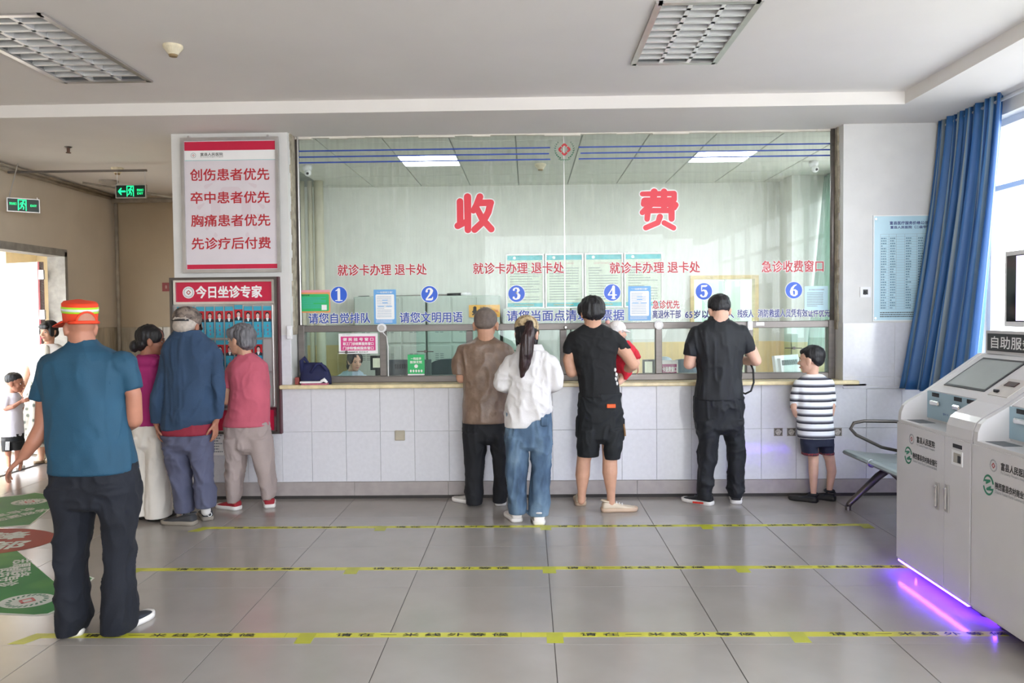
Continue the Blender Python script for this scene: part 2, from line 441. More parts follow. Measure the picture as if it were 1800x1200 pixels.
# floor: grout bed with the 0.8 m tiles laid on it
fl = struct('floor', MB().box((-7.5, -3.2, -0.12), (3.7, 10.3, -0.003)), M_grout)
def tilebox(sx, sy, t): return MB().bbox((-sx / 2, -sy / 2, -t), (sx / 2, sy / 2, 0), 0.0012).mesh('tile')
tme = tilebox(0.7965, 0.7992, 0.003)
def put(me, name, m, parent, loc):
    o = link_mesh(me, name, None, parent); 
    if not me.materials: me.materials.append(m)
    o.location = tuple(np.array(loc, float) - children_origin(parent)); return o
ftiles = []
for i in range(-8, 5):
    for j in range(-4, 11):
        x, y = 0.11 + 0.8 * (i + 0.5), 4.53 + 0.8 * (j - 4 + 0.5)
        if x > 3.5 or x < -7.2: continue
        if y > 6.9 and (x > -3.0): continue
        if x < -5.3 and y < 7.3: continue
        ftiles.append(put(tme, 'tile', M_floor, fl, (x, y, 0)))
MB().box((-2.95, 6.9, -0.02), (3.6, 9.9, 0.0)).build('office_floor', M_floor, fl)
MB().box((-7.4, 7.3, -0.02), (-5.26, 10.2, -0.001)).build('vestibule_floor', M_floor, fl)

# ceilings
def holed(mb, x0, y0, x1, y1, z0, z1, holes):
    xs = sorted({x0, x1, *[h[0] for h in holes], *[h[2] for h in holes]}); ys = sorted({y0, y1, *[h[1] for h in holes], *[h[3] for h in holes]})
    for a, b in zip(xs[:-1], xs[1:]):
        for c, d in zip(ys[:-1], ys[1:]):
            if any(h[0] <= (a + b) / 2 <= h[2] and h[1] <= (c + d) / 2 <= h[3] for h in holes): continue
            mb.box((a, c, z0), (b, d, z1))
    return mb
LAMPS = [(0.707, 4.32, 1.245, 5.36), (-3.2, 4.33, -2.6, 5.56)]
cb = MB(); holed(cb, -5.3, -3, 2.85, 6.15, ZU, ZU + 0.14, LAMPS)
cb.box((-5.3, 6.15, ZL), (3.62, 7.03, ZU + 0.14)); cb.box((2.85, -3, ZL), (3.62, 6.15, ZU + 0.14)); cb.box((-5.3, 7.03, ZL), (-3.0, 10.3, ZU + 0.14))
struct('ceiling', cb, M_ceil)

# counter wall, its tiles, skirting
WX0, WX1 = -2.012, 2.635
wf = MB().box((-3.0, YW + 0.012, 0), (XR + 0.1, 7.05, 0.945)); wf.box((WX1, YW + 0.004, 0.9), (XR + 0.1, 7.05, ZL))
wfo = struct('wall_front', wf, M_wall)
def walltile(x0, x1, z0, z1, y, parent, m=M_tile, g=0.0012):
    return MB().bbox((x0 + g, y, z0 + g), (x1 - g, y + 0.02, z1 - g), 0.0015).build('tile', m, parent)
x = -1.85 - 0.2927
while x < XR:
    x1 = min(x + 0.2927, XR)
    if x1 - max(x, -2.105) > 0.02:
        walltile(max(x, -2.105), x1, 0.143, 0.573, YW, wfo); walltile(max(x, -2.105), x1, 0.573, 0.9 if x > WX1 else 0.945, YW, wfo)
    x = x1
xx = [WX1, 3.064, XR]
for a, b in zip(xx[:-1], xx[1:]):
    walltile(a, b, 0.925, 1.0, YW, wfo); walltile(a, b, 1.0, 1.454, YW, wfo)
MB().bbox((WX1, YW - 0.006, 0.903), (XR, YW + 0.01, 0.922), 0.003).build('dado_strip', M_tile, wfo)
# left pillar
pl = MB().box((-3.0, YW + 0.006, 0), (WX0, 7.05, ZL))
plo = struct('wall_pillar', pl, M_wall)
walltile(-2.105, WX0, 1.0, 1.4, YW - 0.002, plo); walltile(-2.105, WX0, 0.975, 1.0, YW - 0.002, plo)
for a, b in ((-3.0, -2.7), (-2.7, -2.4), (-2.4, -2.105)):
    walltile(a, b, 0.143, 0.573, YW - 0.002, plo); walltile(a, b, 0.573, 0.98, YW - 0.002, plo); walltile(a, b, 0.98, 1.4, YW - 0.002, plo)
bb = MB().box((-3.0, YW - 0.004, 0), (XR, YW + 0.02, 0.026))
bbo = struct('baseboard_front', bb, M_dark)
for i in range(-5, 5):
    a = max(-3.0, 0.11 + 0.8 * i); b = min(XR, 0.11 + 0.8 * (i + 1))
    if b > a: MB().bbox((a + 0.001, YW - 0.008, 0.026), (b - 0.001, YW + 0.015, 0.142), 0.0015).build('tile', M_skirt, bbo)
# plaster reveals of the opening
rv = MB(); rg = random.Random(3)
def ragged(x0, xf, side, mb, y0, y1, n=26):
    zz = [1.4 + (ZL - 1.4) * i / n for i in range(n + 1)]
    for a, b in zip(zz[:-1], zz[1:]):
        ya = y0 + rg.uniform(-0.02, 0.02); mb.box((min(x0, xf), ya, a), (max(x0, xf), y1, b))
ragged(WX0, WX0 + 0.012, 1, rv, YW + 0.07, YG - 0.03); ragged(WX1, WX1 - 0.012, -1, rv, YW + 0.09, YG - 0.03)
struct('trim_1', rv, M_plaster)
tp = MB(); 
for i in range(30):
    a = WX0 + (WX1 - WX0) * i / 30; tp.box((a, YG - 0.02 - rg.uniform(0, 0.012), ZL - 0.008 - rg.uniform(0, 0.012)), (a + (WX1 - WX0) / 30, YG + 0.02, ZL + 0.01))
struct('trim_2', tp, M_plasterw)
struct('wall_entrance', MB().box((-5.4, -3.2, 0), (-0.9, -3.0, 3.4)), M_wall)  # unseen wall added to cut daylight on the left of the hall
# corridor and left wall with the doorway
DY0, DY1, DZ = 7.45, 9.06, 2.31
lw = MB().box((XL - 0.2, -3, 0), (XL, DY0, ZL + 0.2)); lw.box((XL - 0.2, DY1, 0), (XL, 10.3, ZL)); lw.box((XL - 0.2, DY0, DZ), (XL, DY1, ZL))
lwo = struct('wall_left', lw, mat('left_wall_paint', 'd6cbbb', .7, var=.03, vscale=2))  # corridor paint made lighter here: the light on this wall is in its colour
bw = MB().box((XL - 0.2, 10.15, 0), (-2.9, 10.35, ZL)); bw.box((-3.0, 7.05, 0), (-2.86, 10.3, ZL + 0.1))
bwo = struct('wall_back', bw, M_wallc)
for i in range(4):
    a = -5.25 + 0.6 * i; MB().bbox((a + 0.003, 10.125, 0.02), (min(a + 0.6, -3.0) - 0.003, 10.16, 1.44), 0.003).build('panel', M_marble, bwo)
for i in range(2):
    a = 9.06 + 0.54 * i; MB().bbox((XL - 0.01, a + 0.003, 0.02), (XL + 0.022, a + 0.537, 1.44), 0.003).build('panel', M_marble, lwo)
# door opening trim, leaf and the vestibule beyond
tr = MB().box((XL - 0.19, DY1 - 0.05, 0), (XL + 0.012, DY1 + 0.0, DZ)); tr.box((XL - 0.19, DY0, DZ - 0.05), (XL + 0.012, DY1, DZ + 0.03))
struct('trim_3', tr, mat('door_trim_grey', '9b9790', 0.8, var=0.12, vscale=10, bump=0.4))
dl = MB().box((0, 0, 0.02), (0.62, 0.045, 2.2), Matrix.Translation((-5.47, 8.98, 0)) @ Matrix.Rotation(math.radians(158), 4, 'Z'))
dlo = dl.top('door_1', mat('white_door', 'e8e4e2', 0.3, var=0.02), loc=(-5.47, 8.98, 0), kind='structure')
ed = MB().box((0.0, -0.004, 0.02), (0.03, 0.05, 2.2), Matrix.Translation((-5.47, 8.98, 0)) @ Matrix.Rotation(math.radians(158), 4, 'Z')); ed.build('edge', mat('dark_red_edge', '7d2228', 0.5), dlo, label='dark red door edge')
for z in (0.5, 1.55, 2.0):
    MB().bbox((-5.5, 8.93, z), (-5.44, 8.96, z + 0.11), 0.004).build('hinge', M_chrome, dlo)
vw = MB().box((-7.5, 10.2, 0), (XL - 0.2, 10.35, 2.6)); vw.box((-6.9, 9.6, 0), (-6.3, 10.2, 2.6)); vw.box((-7.5, 6.8, 2.6), (XL - 0.2, 10.35, 2.7)); vw.box((-7.6, 8.6, 0), (-7.5, 10.35, 2.7))  # unseen roof and outer wall added to keep sky light off the hall floor
struct('wall_vestibule', vw, mat('vestibule_wall', 'e8dcc0', 0.8, var=0.04))
MB().box((XL - 0.02, DY0, -0.001), (XL + 0.02, DY1, 0.004)).top('trim_4', M_dark, kind='structure')
# right wall with its windows
WZ0, WZ1 = 0.93, 2.97
rw = MB().box((XR, -3, 0), (XR + 0.22, 6.9, WZ0)); rw.box((XR, -3, WZ1), (XR + 0.22, 6.9, ZU + 0.1)); rw.box((XR, 6.3, WZ0), (XR + 0.22, 6.9, WZ1))
struct('wall_right', rw, M_wall)
for i in range(4):
    y1 = 6.3 - i * 1.85; y0 = y1 - 1.85; fr = Frame((XR + 0.12, y1, 0), (0, -1, 0))
    wo = border(fr, 0.0, WZ0, 1.85, WZ1, 0.05, -0.03, 0.03).top('window_%d' % (i + 1), M_white, loc=(XR + 0.12, (y0 + y1) / 2, WZ0), kind='structure')
    slab(fr, 0.90, WZ0 + 0.05, 0.95, WZ1 - 0.05, -0.025, 0.025).build('mullion', M_white, wo)
    slab(fr, 0.05, 2.45, 0.90, 2.49, -0.025, 0.025).build('transom', M_white, wo); slab(fr, 0.95, 2.45, 1.80, 2.49, -0.025, 0.025).build('transom', M_white, wo)
    for a, b in ((0.05, 0.9), (0.95, 1.8)): rect(fr, a, WZ0 + 0.05, b, WZ1 - 0.05, 0).build('pane', M_glassw, wo)
MB().bbox((XR - 0.06, -1.2, WZ0 - 0.03), (XR + 0.1, 6.3, WZ0), 0.005).top('trim_5', M_white, kind='structure')
# ground outside
MB().box((-40, -40, -0.4), (40, 40, -0.2)).top('ground', mat('pavement', 'aeaaa2', 0.9, var=0.05), kind='structure', loc=(0, 0, -0.2))
MB().box((3.75, -3.4, -0.21), (40, 40, -0.19)).top('ground', mat('asphalt', '807e7a', 0.9, var=0.08), kind='structure', loc=(20, 0, -0.19))  # unseen darker ground, added to weaken light bounced onto the right of the ceiling
# pipes along the corridor ceiling
pp = thing('ceiling_pipe_run', 'dusty pipes running along the corridor ceiling above the doorway', 'pipe', (XL + 0.05, 8.5, 3.0))
MB().tube([(XL + 0.05, 6.2, 3.06), (XL + 0.05, 10.1, 3.06)], 0.022).build('pipe', mat('dusty_pipe', 'a39a8d', 0.7, var=0.15), pp, smooth=True)
MB().tube([(XL + 0.1, 6.2, 3.08), (XL + 0.1, 10.1, 3.08)], 0.014).build('pipe', MATS['dusty_pipe'], pp, smooth=True)
MB().tube([(XL + 0.08, 9.95, 3.02), (-3.05, 9.95, 3.02)], 0.03).build('pipe', MATS['dusty_pipe'], pp, smooth=True)
MB().tube([(XL + 0.3, 8.9, 3.07), (-3.3, 10.0, 2.86), (-3.02, 10.05, 2.6)], 0.012).build('pipe', MATS['dusty_pipe'], pp, smooth=True)
MB().tube([(XL + 0.06, 10.08, 0.0), (XL + 0.06, 10.08, 3.1)], 0.022).top('drain_pipe', MATS['dusty_pipe'], 'thin vertical pipe in the corridor corner, right of the orange cap', 'pipe', smooth=True)

# ---------------------------------------------------------------- office behind the glass
YB = 9.8
ow = MB().box((-2.86, YB, 0), (1.99, YB + 0.15, 3.2)); ow.box((2.765, YB, 0), (3.6, YB + 0.15, 3.2)); ow.box((1.99, YB, 0), (2.765, YB + 0.15, 1.15)); ow.box((1.99, YB, 1.97), (2.765, YB + 0.15, 3.2))
ow.box((-2.86, 7.03, 0), (-2.80, YB, 3.2))
ow.box((3.05, 9.35, 0), (3.5, YB, 3.2)); ow.box((3.5, 7.03, 0), (3.65, 7.5, 3.2)); ow.box((3.5, 9.35, 0), (3.65, 9.95, 3.2)); ow.box((3.5, 7.5, 0), (3.65, 9.35, 1.0)); ow.box((3.5, 7.5, 2.95), (3.65, 9.35, 3.2))
owo = struct('wall_office', ow, M_officewall)
dado = MB().box((-2.8, YB - 0.006, 0), (1.99, YB + 0.002, 1.2)); dado.box((2.765, YB - 0.006, 0), (3.05, YB + 0.002, 1.2)); dado.box((-2.8, 7.1, 0), (-2.794, YB, 1.2)); dado.box((3.044, 9.344, 0), (3.5, 9.352, 1.2)); dado.box((3.044, 9.344, 0), (3.052, YB, 1.2))
dado.build('dado', M_cream, owo, label='cream painted lower band')
wo = border(Frame((3.56, 9.35, 0), (0, -1, 0)), 0, 1.0, 1.85, 2.95, 0.05, -0.03, 0.03).top('window_5', M_white, loc=(3.56, 8.4, 1.0), kind='structure')
rect(Frame((3.56, 9.35, 0), (0, -1, 0)), 0.05, 1.05, 1.8, 2.9).build('pane', M_glassw, wo)
# back-room window in the office wall
fw = Frame((1.99, YB - 0.02, 0))
wo = border(fw, -0.02, 1.15, 0.80, 2.0, 0.045, -0.12, 0.02).top('window_6', M_wood, loc=(2.37, YB, 1.15), kind='structure')
slab(fw, 0.40, 1.19, 0.43, 1.955, -0.06, -0.02).build('mullion', M_white, wo)
rect(fw, 0.025, 1.19, 0.40, 1.955, -0.05).build('pane', M_glasst, wo); rect(fw, 0.43, 1.19, 0.755, 1.955, -0.06).build('pane', M_glassw, wo)
rm = MB().box((1.4, 12.0, 0), (3.6, 12.1, 3.0)); rm.box((1.4, 9.95, 3.0), (3.6, 12.1, 3.1)); rm.box((3.5, 9.95, 0), (3.6, 12, 3)); rm.box((1.3, 9.95, 0), (1.4, 12, 3))
struct('wall_backroom', rm, mat('backroom_wall', 'd9e4de', 0.8, var=0.03))
MB().bbox((2.5, 11.2, 0.0), (2.95, 11.6, 2.0), 0.01).top('backroom_cabinet', M_locker, 'pale cabinet seen through the wooden office window', 'cabinet', loc=(2.7, 11.4, 0))
l = bpy.data.lights.new('backroom_lamp', 'AREA'); l.size = 0.6; l.energy = 40; l.color = (0.95, 1, 1); o = bpy.data.objects.new('backroom_lamp', l); COL.objects.link(o); o.location = (2.4, 11, 2.95)
# suspended ceiling
oc = struct('ceiling', MB().box((-2.86, 7.03, 3.135), (3.6, YB + 0.1, 3.3)), mat('ceiling_grid', '9aa09a', 0.6), loc=(0, 8, 3.135))
T = 0.59; otile = MB().bbox((-T / 2 + 0.006, -T / 2 + 0.004, 0), (T / 2 - 0.006, T / 2 - 0.004, 0.02), 0.002).mesh('tile')
M_ctile = mat('mineral_ceiling_tile', 'dfe0d8', 0.9, var=0.02, rnd=0.012)
PANELS = []
for i in range(-5, 7):
    for j in range(-1, 5):
        x, y = -0.097 + T * (i + 0.5), 7.285 + T * (j + 0.5)
        if x < -2.75 or x > 3.5: continue
        if j == 1 and i in (-2, 3): PANELS.append((x, y)); continue
        put(otile, 'tile', M_ctile, oc, (x, y, 3.12))
for k, (x, y) in enumerate(PANELS):
    t = thing('ceiling_light', 'square lit ceiling panel of the office, %s of the two' % ('left' if k == 0 else 'right'), 'ceiling light', (x, y, 3.13))
    fr = Frame((x, y, 3.12), (1, 0, 0), (0, -1, 0))
    fr.n = np.array([0, 0, -1.0])
    border(fr, -T / 2, -T / 2, T / 2, T / 2, 0.012, -0.015, 0.003).build('frame', M_white, t)
    MB().box((x - 0.283, y - 0.283, 3.124), (x + 0.283, y + 0.283, 3.13)).build('diffuser', mat('lit_diffuser', 'ffffff', 0.5, emit='f4fbff', estr=15.0), t)

# ================================================================== THE GLASS SCREEN
def G(x, y): return atY(x, y, YG)
sf = thing('steel_window_frame', 'brushed steel frame of the six counter windows', 'window frame', (0.3, YG, 0.975))
GX0, GX1 = -1.995, 2.632
def bar(nm, a, b): return MB().bbox(a, b, 0.004).build(nm, M_steel, sf)
bar('rail', (GX0, YG - 0.045, 0.975), (GX1, YG + 0.045, 1.03)); bar('rail', (GX0, YG - 0.04, 1.417), (GX1, YG + 0.04, 1.474))
MB().bbox((GX0, YG - 0.035, 0.968), (GX1, YG + 0.035, 0.98), 0.002).build('seal', M_black, sf)
POSTS = [-1.263, -0.51, 0.304, 1.128, 1.909]
for xp in POSTS: bar('post', (xp - 0.028, YG - 0.035, 1.03), (xp + 0.028, YG + 0.035, 1.417))
bar('post', (GX0 - 0.005, YG - 0.05, 0.975), (GX0 + 0.05, YG + 0.05, 1.48)); bar('post', (GX1 - 0.055, YG - 0.05, 0.975), (GX1, YG + 0.05, 1.48))
MB().bbox((GX0 - 0.01, YG - 0.02, 1.48), (GX0 + 0.02, YG + 0.02, ZL), 0.003).build('channel', M_steeld, sf); MB().bbox((GX1 - 0.02, YG - 0.02, 1.48), (GX1 + 0.004, YG + 0.02, ZL), 0.003).build('channel', M_steeld, sf)
MB().tube([(GX0 + 0.02, YG - 0.035, 1.48), (GX0 + 0.02, YG - 0.035, ZL)], 0.008).build('conduit', M_alu, sf); MB().tube([(GX1 - 0.018, YG - 0.03, 1.48), (GX1 - 0.018, YG - 0.03, ZL)], 0.022).build('conduit', M_steel, sf, smooth=True)
XS = 0.323
for k, (a, b) in enumerate(((GX0 + 0.015, XS - 0.003), (XS + 0.003, GX1 - 0.015))):
    MB().box((a, YG - 0.004, 1.474), (b, YG + 0.004, ZL + 0.01)).top('window_%d' % (7 + k), M_glass, loc=((a + b) / 2, YG, 1.474), kind='structure')
MB().box((XS - 0.004, YG - 0.006, 1.474), (XS + 0.004, YG + 0.006, ZL)).build('seam', M_alu, sf)
edges = [GX0 + 0.05] + [v for p in POSTS for v in (p - 0.028, p + 0.028)] + [GX1 - 0.055]
NUMW = ['one', 'two', 'three', 'four', 'five', 'six']
for k in range(6):
    a, b = edges[2 * k], edges[2 * k + 1]; mid = a + (b - a) * (0.46 if k == 1 else 0.52)
    t = thing('sliding_window', 'pair of sliding glass panes of the counter window under number %s' % NUMW[k], 'window', ((a + b) / 2, YG, 1.03))
    MB().box((a, YG + 0.008, 1.03), (mid + 0.06, YG + 0.014, 1.417)).build('pane', M_glasst if k in (0, 2) else M_glass, t)
    MB().box((mid - 0.06, YG - 0.014, 1.03), (b, YG - 0.008, 1.417)).build('pane', M_glasst if k in (5, 1) else M_glass, t)
    MB().tube([(mid - 0.055, YG - 0.014, 1.24), (mid + 0.09, YG - 0.02, 1.238)], 0.004).build('lock_bar', M_steeld, t); MB().frust((mid + 0.02, YG - 0.014, 1.24), 0.013, (mid + 0.02, YG - 0.032, 1.24), 0.013).build('lock', M_steeld, t)
# counter slab
ct = MB().bbox((-2.10, YW - 0.075, 0.944), (2.745, YW + 0.005, 0.9765), 0.007); 
cto = ct.top('counter_top', M_counter, 'long cream stone counter top under the glass windows', 'counter', loc=(0.3, YW, 0.945))
MB().box((WX0, YW + 0.004, 0.944), (WX1, 7.05, 0.9755)).build('sill', M_counter, cto)
# speakers on the rail
for k, (px, py) in enumerate(((673, 576), (1156, 571), (994, 575))):
    p = G(px, py); t = thing('intercom_button' if k < 2 else 'rail_lock', ['round white intercom speaker on the rail beside the pink notice', 'round white intercom speaker on the rail right of the blue poster', 'small steel lock knob on the window rail'][k], 'intercom' if k < 2 else 'lock', p)
    r = 0.04 if k < 2 else 0.016
    MB().tube([p + (0, -0.04, 0), p + (0, -0.062, 0), p + (0, -0.066, 0)], [r, r, r * 0.86], 24).build('housing', M_white if k < 2 else M_steel, t, smooth=False)
    MB().tube([p + (0, -0.066, 0), p + (0, -0.069, 0)], [r * 0.62, r * 0.55], 20).build('grille', M_alu, t)
    if k == 0: MB().tube([p + (0.01, -0.05, -0.04), p + (0.04, -0.05, -0.075), p + (0.05, -0.045, -0.16), p + (0.05, -0.045, -0.42)], 0.004).build('cable', M_white, t)
for (a, b, nm, lb) in (((505, 572), (515, 596), 'switch_box', 'white switch box on the pillar edge left of the first window'), ((1313, 564), (1322, 580), 'switch_box', 'small white box on the rail behind the black polo shoulder')):
    p = atY(a[0], a[1], YW - 0.005 if a[0] < 600 else YG - 0.045); q = atY(b[0], b[1], YW - 0.005 if a[0] < 600 else YG - 0.045)
    t = thing(nm, lb, 'switch', ((p + q) / 2)); MB().bbox((p[0], p[1] - 0.025, q[2]), (q[0], p[1] + 0.006, p[2]), 0.004).build('housing', M_white, t); MB().bbox((p[0] + .012, p[1] - 0.029, q[2] + .03), (q[0] - .012, p[1] - 0.024, p[2] - .03), 0.002).build('rocker', M_paper, t)
p, q = G(1327, 566), G(1341, 572)
t = thing('rail_label', 'small white label stuck on the rail under number six', 'label', (p + q) / 2); MB().box((p[0], YG - 0.042, q[2]), (q[0], YG - 0.0395, p[2])).build('label_print', M_paper, t)

# ================================================================== STICKERS ON THE GLASS
FG = Frame((0, YG - 0.0045, 0))
def sticker(nm, lb, cat, px, py): return thing(nm, lb, cat, G(px, py))
# three blue lines
for k, (y1, y2) in enumerate(((265, 253.5), (275.5, 264), (285.5, 274))):
    for s_, (xa, xb) in enumerate(((522, 967 if k != 1 else 965), (1017 if k != 1 else 1020, 1466))):
        za = (G(522, y1)[2] + G(1466, y2)[2]) / 2; a, b = G(xa, 260)[0], G(xb, 260)[0]
        o = slab(FG, a, za - 0.006, b, za + 0.006, 0, 0.001).top('blue_line', M_blueink, '%s of three blue lines on the glass %s of the emblem' % (['top', 'middle', 'bottom'][k], ['left', 'right'][s_]), 'decal', group='blue lines on the glass')
# emblem
c = G(992, 263); em = thing('hospital_emblem', 'red cross emblem in a green laurel wreath on the glass', 'emblem', c)
fe = Frame(c + (0, -0.0085, 0)); R = 0.052
for q in range(4):
    a = math.pi / 2 * q; ca, sa = math.cos(a), math.sin(a)
    rot = lambda pts: [(u * ca - v * sa, u * sa + v * ca) for u, v in pts]
    flat(fe, rot([(-0.008, R), (0.008, R), (0.027, 0.032), (0.014, 0.019), (0.009, 0.024), (0.009, 0.032), (-0.009, 0.032), (-0.009, 0.024), (-0.014, 0.019), (-0.027, 0.032)]), 0.0).build('cross_arm', M_redink, em)
lf = MB()
for sgn in (-1, 1):
    for i in range(9):
        an = math.radians(-62 + 13.5 * i); x, y = sgn * 0.08 * math.cos(an), 0.082 * math.sin(an) - 0.004; rr = 0.0075 - 0.0006 * i
        for dd in (-1, 1):
            tx, ty = x + dd * 0.008 * math.cos(an) * sgn, y + 0.012 + dd * .001; strokes(fe, [[(x, y, rr * 0.35), ((x + tx) / 2, (y + ty) / 2, rr * 0.55), (tx, ty, 0.001)]], 0.0003, lf, k=4)
    strokes(fe, [[(0, -0.086, 0.002), (sgn * 0.03, -0.089, 0.003), (sgn * 0.052, -0.08, 0.0015)], [(sgn * .004, -0.086, .0015), (sgn * 0.014, -0.1, 0.0015)]], 0.0003, lf, k=4)
lf.build('wreath', mat('laurel_green', '1f6b4a', 0.5), em)
# the two big characters, drawn as fat brush strokes
def U(lst, cx, cy, sc, r): return [[((p[0] - cx) / sc, (cy - p[1]) / sc, (p[2] if len(p) > 2 else 1.0) * r) for p in ln] for ln in lst]
SHOU = [[(1110, 552), (1110, 690)], [(1094, 704), (1150, 678, .9)], [(1158, 524, 1.1), (1158, 730, 1.0)], [(1236, 524, 1.05), (1215, 575), (1194, 610, .9)], [(1232, 562), (1304, 562)], [(1302, 566), (1288, 620), (1255, 680), (1200, 729, 1.0)], [(1218, 600, .9), (1250, 665), (1305, 727, 1.0)]]
FEI = [[(515, 487, .9), (705, 487)], [(706, 488), (706, 522)], [(705, 525), (528, 525)], [(525, 527), (522, 548)], [(524, 547), (714, 553)], [(716, 556), (706, 572), (682, 572, .8)], [(586, 476, 1.3), (578, 540, 1.2), (515, 598)], [(645, 476, 1.2), (645, 578, 1.1)], [(547, 600, 1.1), (543, 638)], [(556, 588), (690, 588)], [(690, 594, 1.15), (690, 638, 1.1)], [(620, 625, 1.1), (608, 660), (535, 690)], [(645, 662, .95), (702, 693, .95)]]
for nm, ST, px, py, cx, cy, sc, r, lb in (('fee_character', SHOU, 834, 375, 1200, 627, 3.6, 21, 'large rounded red character with white edge, left one of two high on the glass'), ('fee_character', FEI, 1158, 369, 614, 584, 3.46, 16.5, 'large rounded red character with white edge, right one of two high on the glass')):
    c = G(px, py); t = thing(nm, lb, 'lettering', c); f2 = Frame(c + (0, -0.0055, 0)); k = YG / FPX
    ST2 = [[(u * k, v * k, q * k) for u, v, q in ln] for ln in U(ST, cx, cy, sc, r / sc)]
    strokes(f2, ST2, 0.0002, grow=0.009).build('outline', M_paper, t, label='white outline'); strokes(f2, ST2, 0.0016).build('strokes', M_redbig, t)
def gtext(nm, body, x0, x1, yc, hpx, m, lb, bold=0.022, outline=True, cat='lettering', spacing=1.0):
    a, b = G(x0, yc), G(x1, yc); c = (a + b) / 2; t = thing(nm, lb, cat, c); fr = Frame(c + (0, -0.005, 0)); h = hpx * YG / FPX
    if outline: text(fr, body, 0, 0, b[0] - a[0], h, 0.0004, bold, spacing, grow=0.035).build('outline', M_paper, t, label='white outline')
    text(fr, body, 0, 0, b[0] - a[0], h, 0.0012, bold, spacing).build('characters', m, t); return t
for k, (a, b, y) in enumerate(((594, 750, 474), (832, 991, 471), (1072, 1230, 470))):
    gtext('card_desk_lettering', '就诊卡办理 退卡处', a, b, y, 19.5, M_redink, 'small red lettering on the glass above the %s' % ['first pair of numbers, one and two', 'number three', 'number four, over the right notice boards'][k])
gtext('emergency_desk_lettering', '急诊收费窗口', 1339, 1447, 468, 20, M_redink, 'small red lettering on the glass above the number six')
gtext('queue_lettering', '请您自觉排队', 543, 651, 559, 18, M_blueink, 'blue lettering on the glass below number one')
gtext('manners_lettering', '请您文明用语', 703, 813, 557.5, 18.5, M_blueink, 'blue lettering on the glass below number two')
gtext('receipt_lettering', '请您当面点清现金票据', 891, 1097, 554, 19, M_blueink, 'blue lettering on the glass below number three, partly behind heads')
gtext('priority_lettering', '急诊优先', 1147, 1194, 535, 14.5, M_redink, 'short red lettering beside the right blue poster')
gtext('veteran_lettering', '离退休干部', 1147, 1196, 552, 14.5, M_navyink, 'short navy lettering under the short red lettering')
gtext('elder_lettering', '65岁以上老人', 1204, 1290, 552, 14.5, M_navyink, 'navy lettering with the number 65, partly behind a head')
gtext('disabled_lettering', '残疾人', 1296, 1324, 551, 14, M_navyink, 'short navy lettering right of the black polo man\'s head')
gtext('firefighter_lettering', '消防救援人员凭有效证件优先', 1332, 1458, 550, 14, M_navyink, 'long navy lettering on the glass below number six')
# numbers
NUM = {1: [[(.28, .78, .03), (.5, .9, .06)], [(.5, .88, .1), (.5, .1, .1)], [(.26, .06, .035), (.74, .06, .035)]],
       2: [[(.3, .7, .09), (.29, .74, .07), (.34, .84, .06), (.48, .9, .05), (.6, .86, .08), (.67, .74, .11), (.62, .58, .1), (.5, .4, .07), (.36, .24, .05), (.27, .12, .05)], [(.28, .09, .06), (.62, .1, .085), (.7, .12, .06), (.74, .26, .03)]],
       3: [[(.3, .76, .08), (.34, .86, .05), (.48, .9, .045), (.6, .84, .08), (.64, .73, .1), (.58, .6, .06), (.45, .54, .035)], [(.46, .54, .035), (.6, .48, .07), (.68, .34, .11), (.64, .18, .1), (.5, .08, .05), (.36, .09, .05), (.29, .17, .08), (.29, .2, .08)]],
       4: [[(.6, .9, .1), (.6, .08, .1)], [(.46, .05, .035), (.74, .05, .035)], [(.58, .9, .05), (.4, .6, .035), (.22, .33, .04)], [(.22, .3, .045), (.8, .3, .045)]],
       5: [[(.34, .9, .04), (.33, .52, .03)], [(.36, .87, .065), (.62, .87, .075), (.7, .9, .05)], [(.34, .5, .035), (.48, .57, .05), (.62, .5, .09), (.68, .34, .11), (.62, .16, .09), (.48, .08, .045), (.36, .1, .05), (.3, .18, .085)]],
       6: [[(.68, .88, .035), (.52, .8, .06), (.38, .62, .09), (.32, .38, .115), (.36, .2, .1), (.47, .09, .05), (.58, .1, .06), (.68, .22, .1), (.68, .38, .1), (.58, .5, .06), (.46, .5, .03), (.4, .42, .03)]]}
for k, (px, py) in enumerate(((596, 518), (755, 517), (908, 516), (1076, 514), (1237, 512), (1395, 510))):
    c = G(px, py); t = thing('window_number', 'blue round sticker with a white number %s on the glass' % NUMW[k], 'number sign', c); fr = Frame(c + (0, -0.0055, 0)); r = 0.071
    flat(fr, circ(0, 0, r + 0.005, n=40), 0.0).build('edge', M_paper, t, label='white edge'); flat(fr, circ(0, 0, r, n=40), 0.0008).build('disc', M_bluedot, t)
    strokes(fr, [[((u - .5) * 0.118, (v - .48) * 0.118, q * 0.118) for u, v, q in ln] for ln in NUM[k + 1]], 0.0016).build('numeral', M_paper, t)
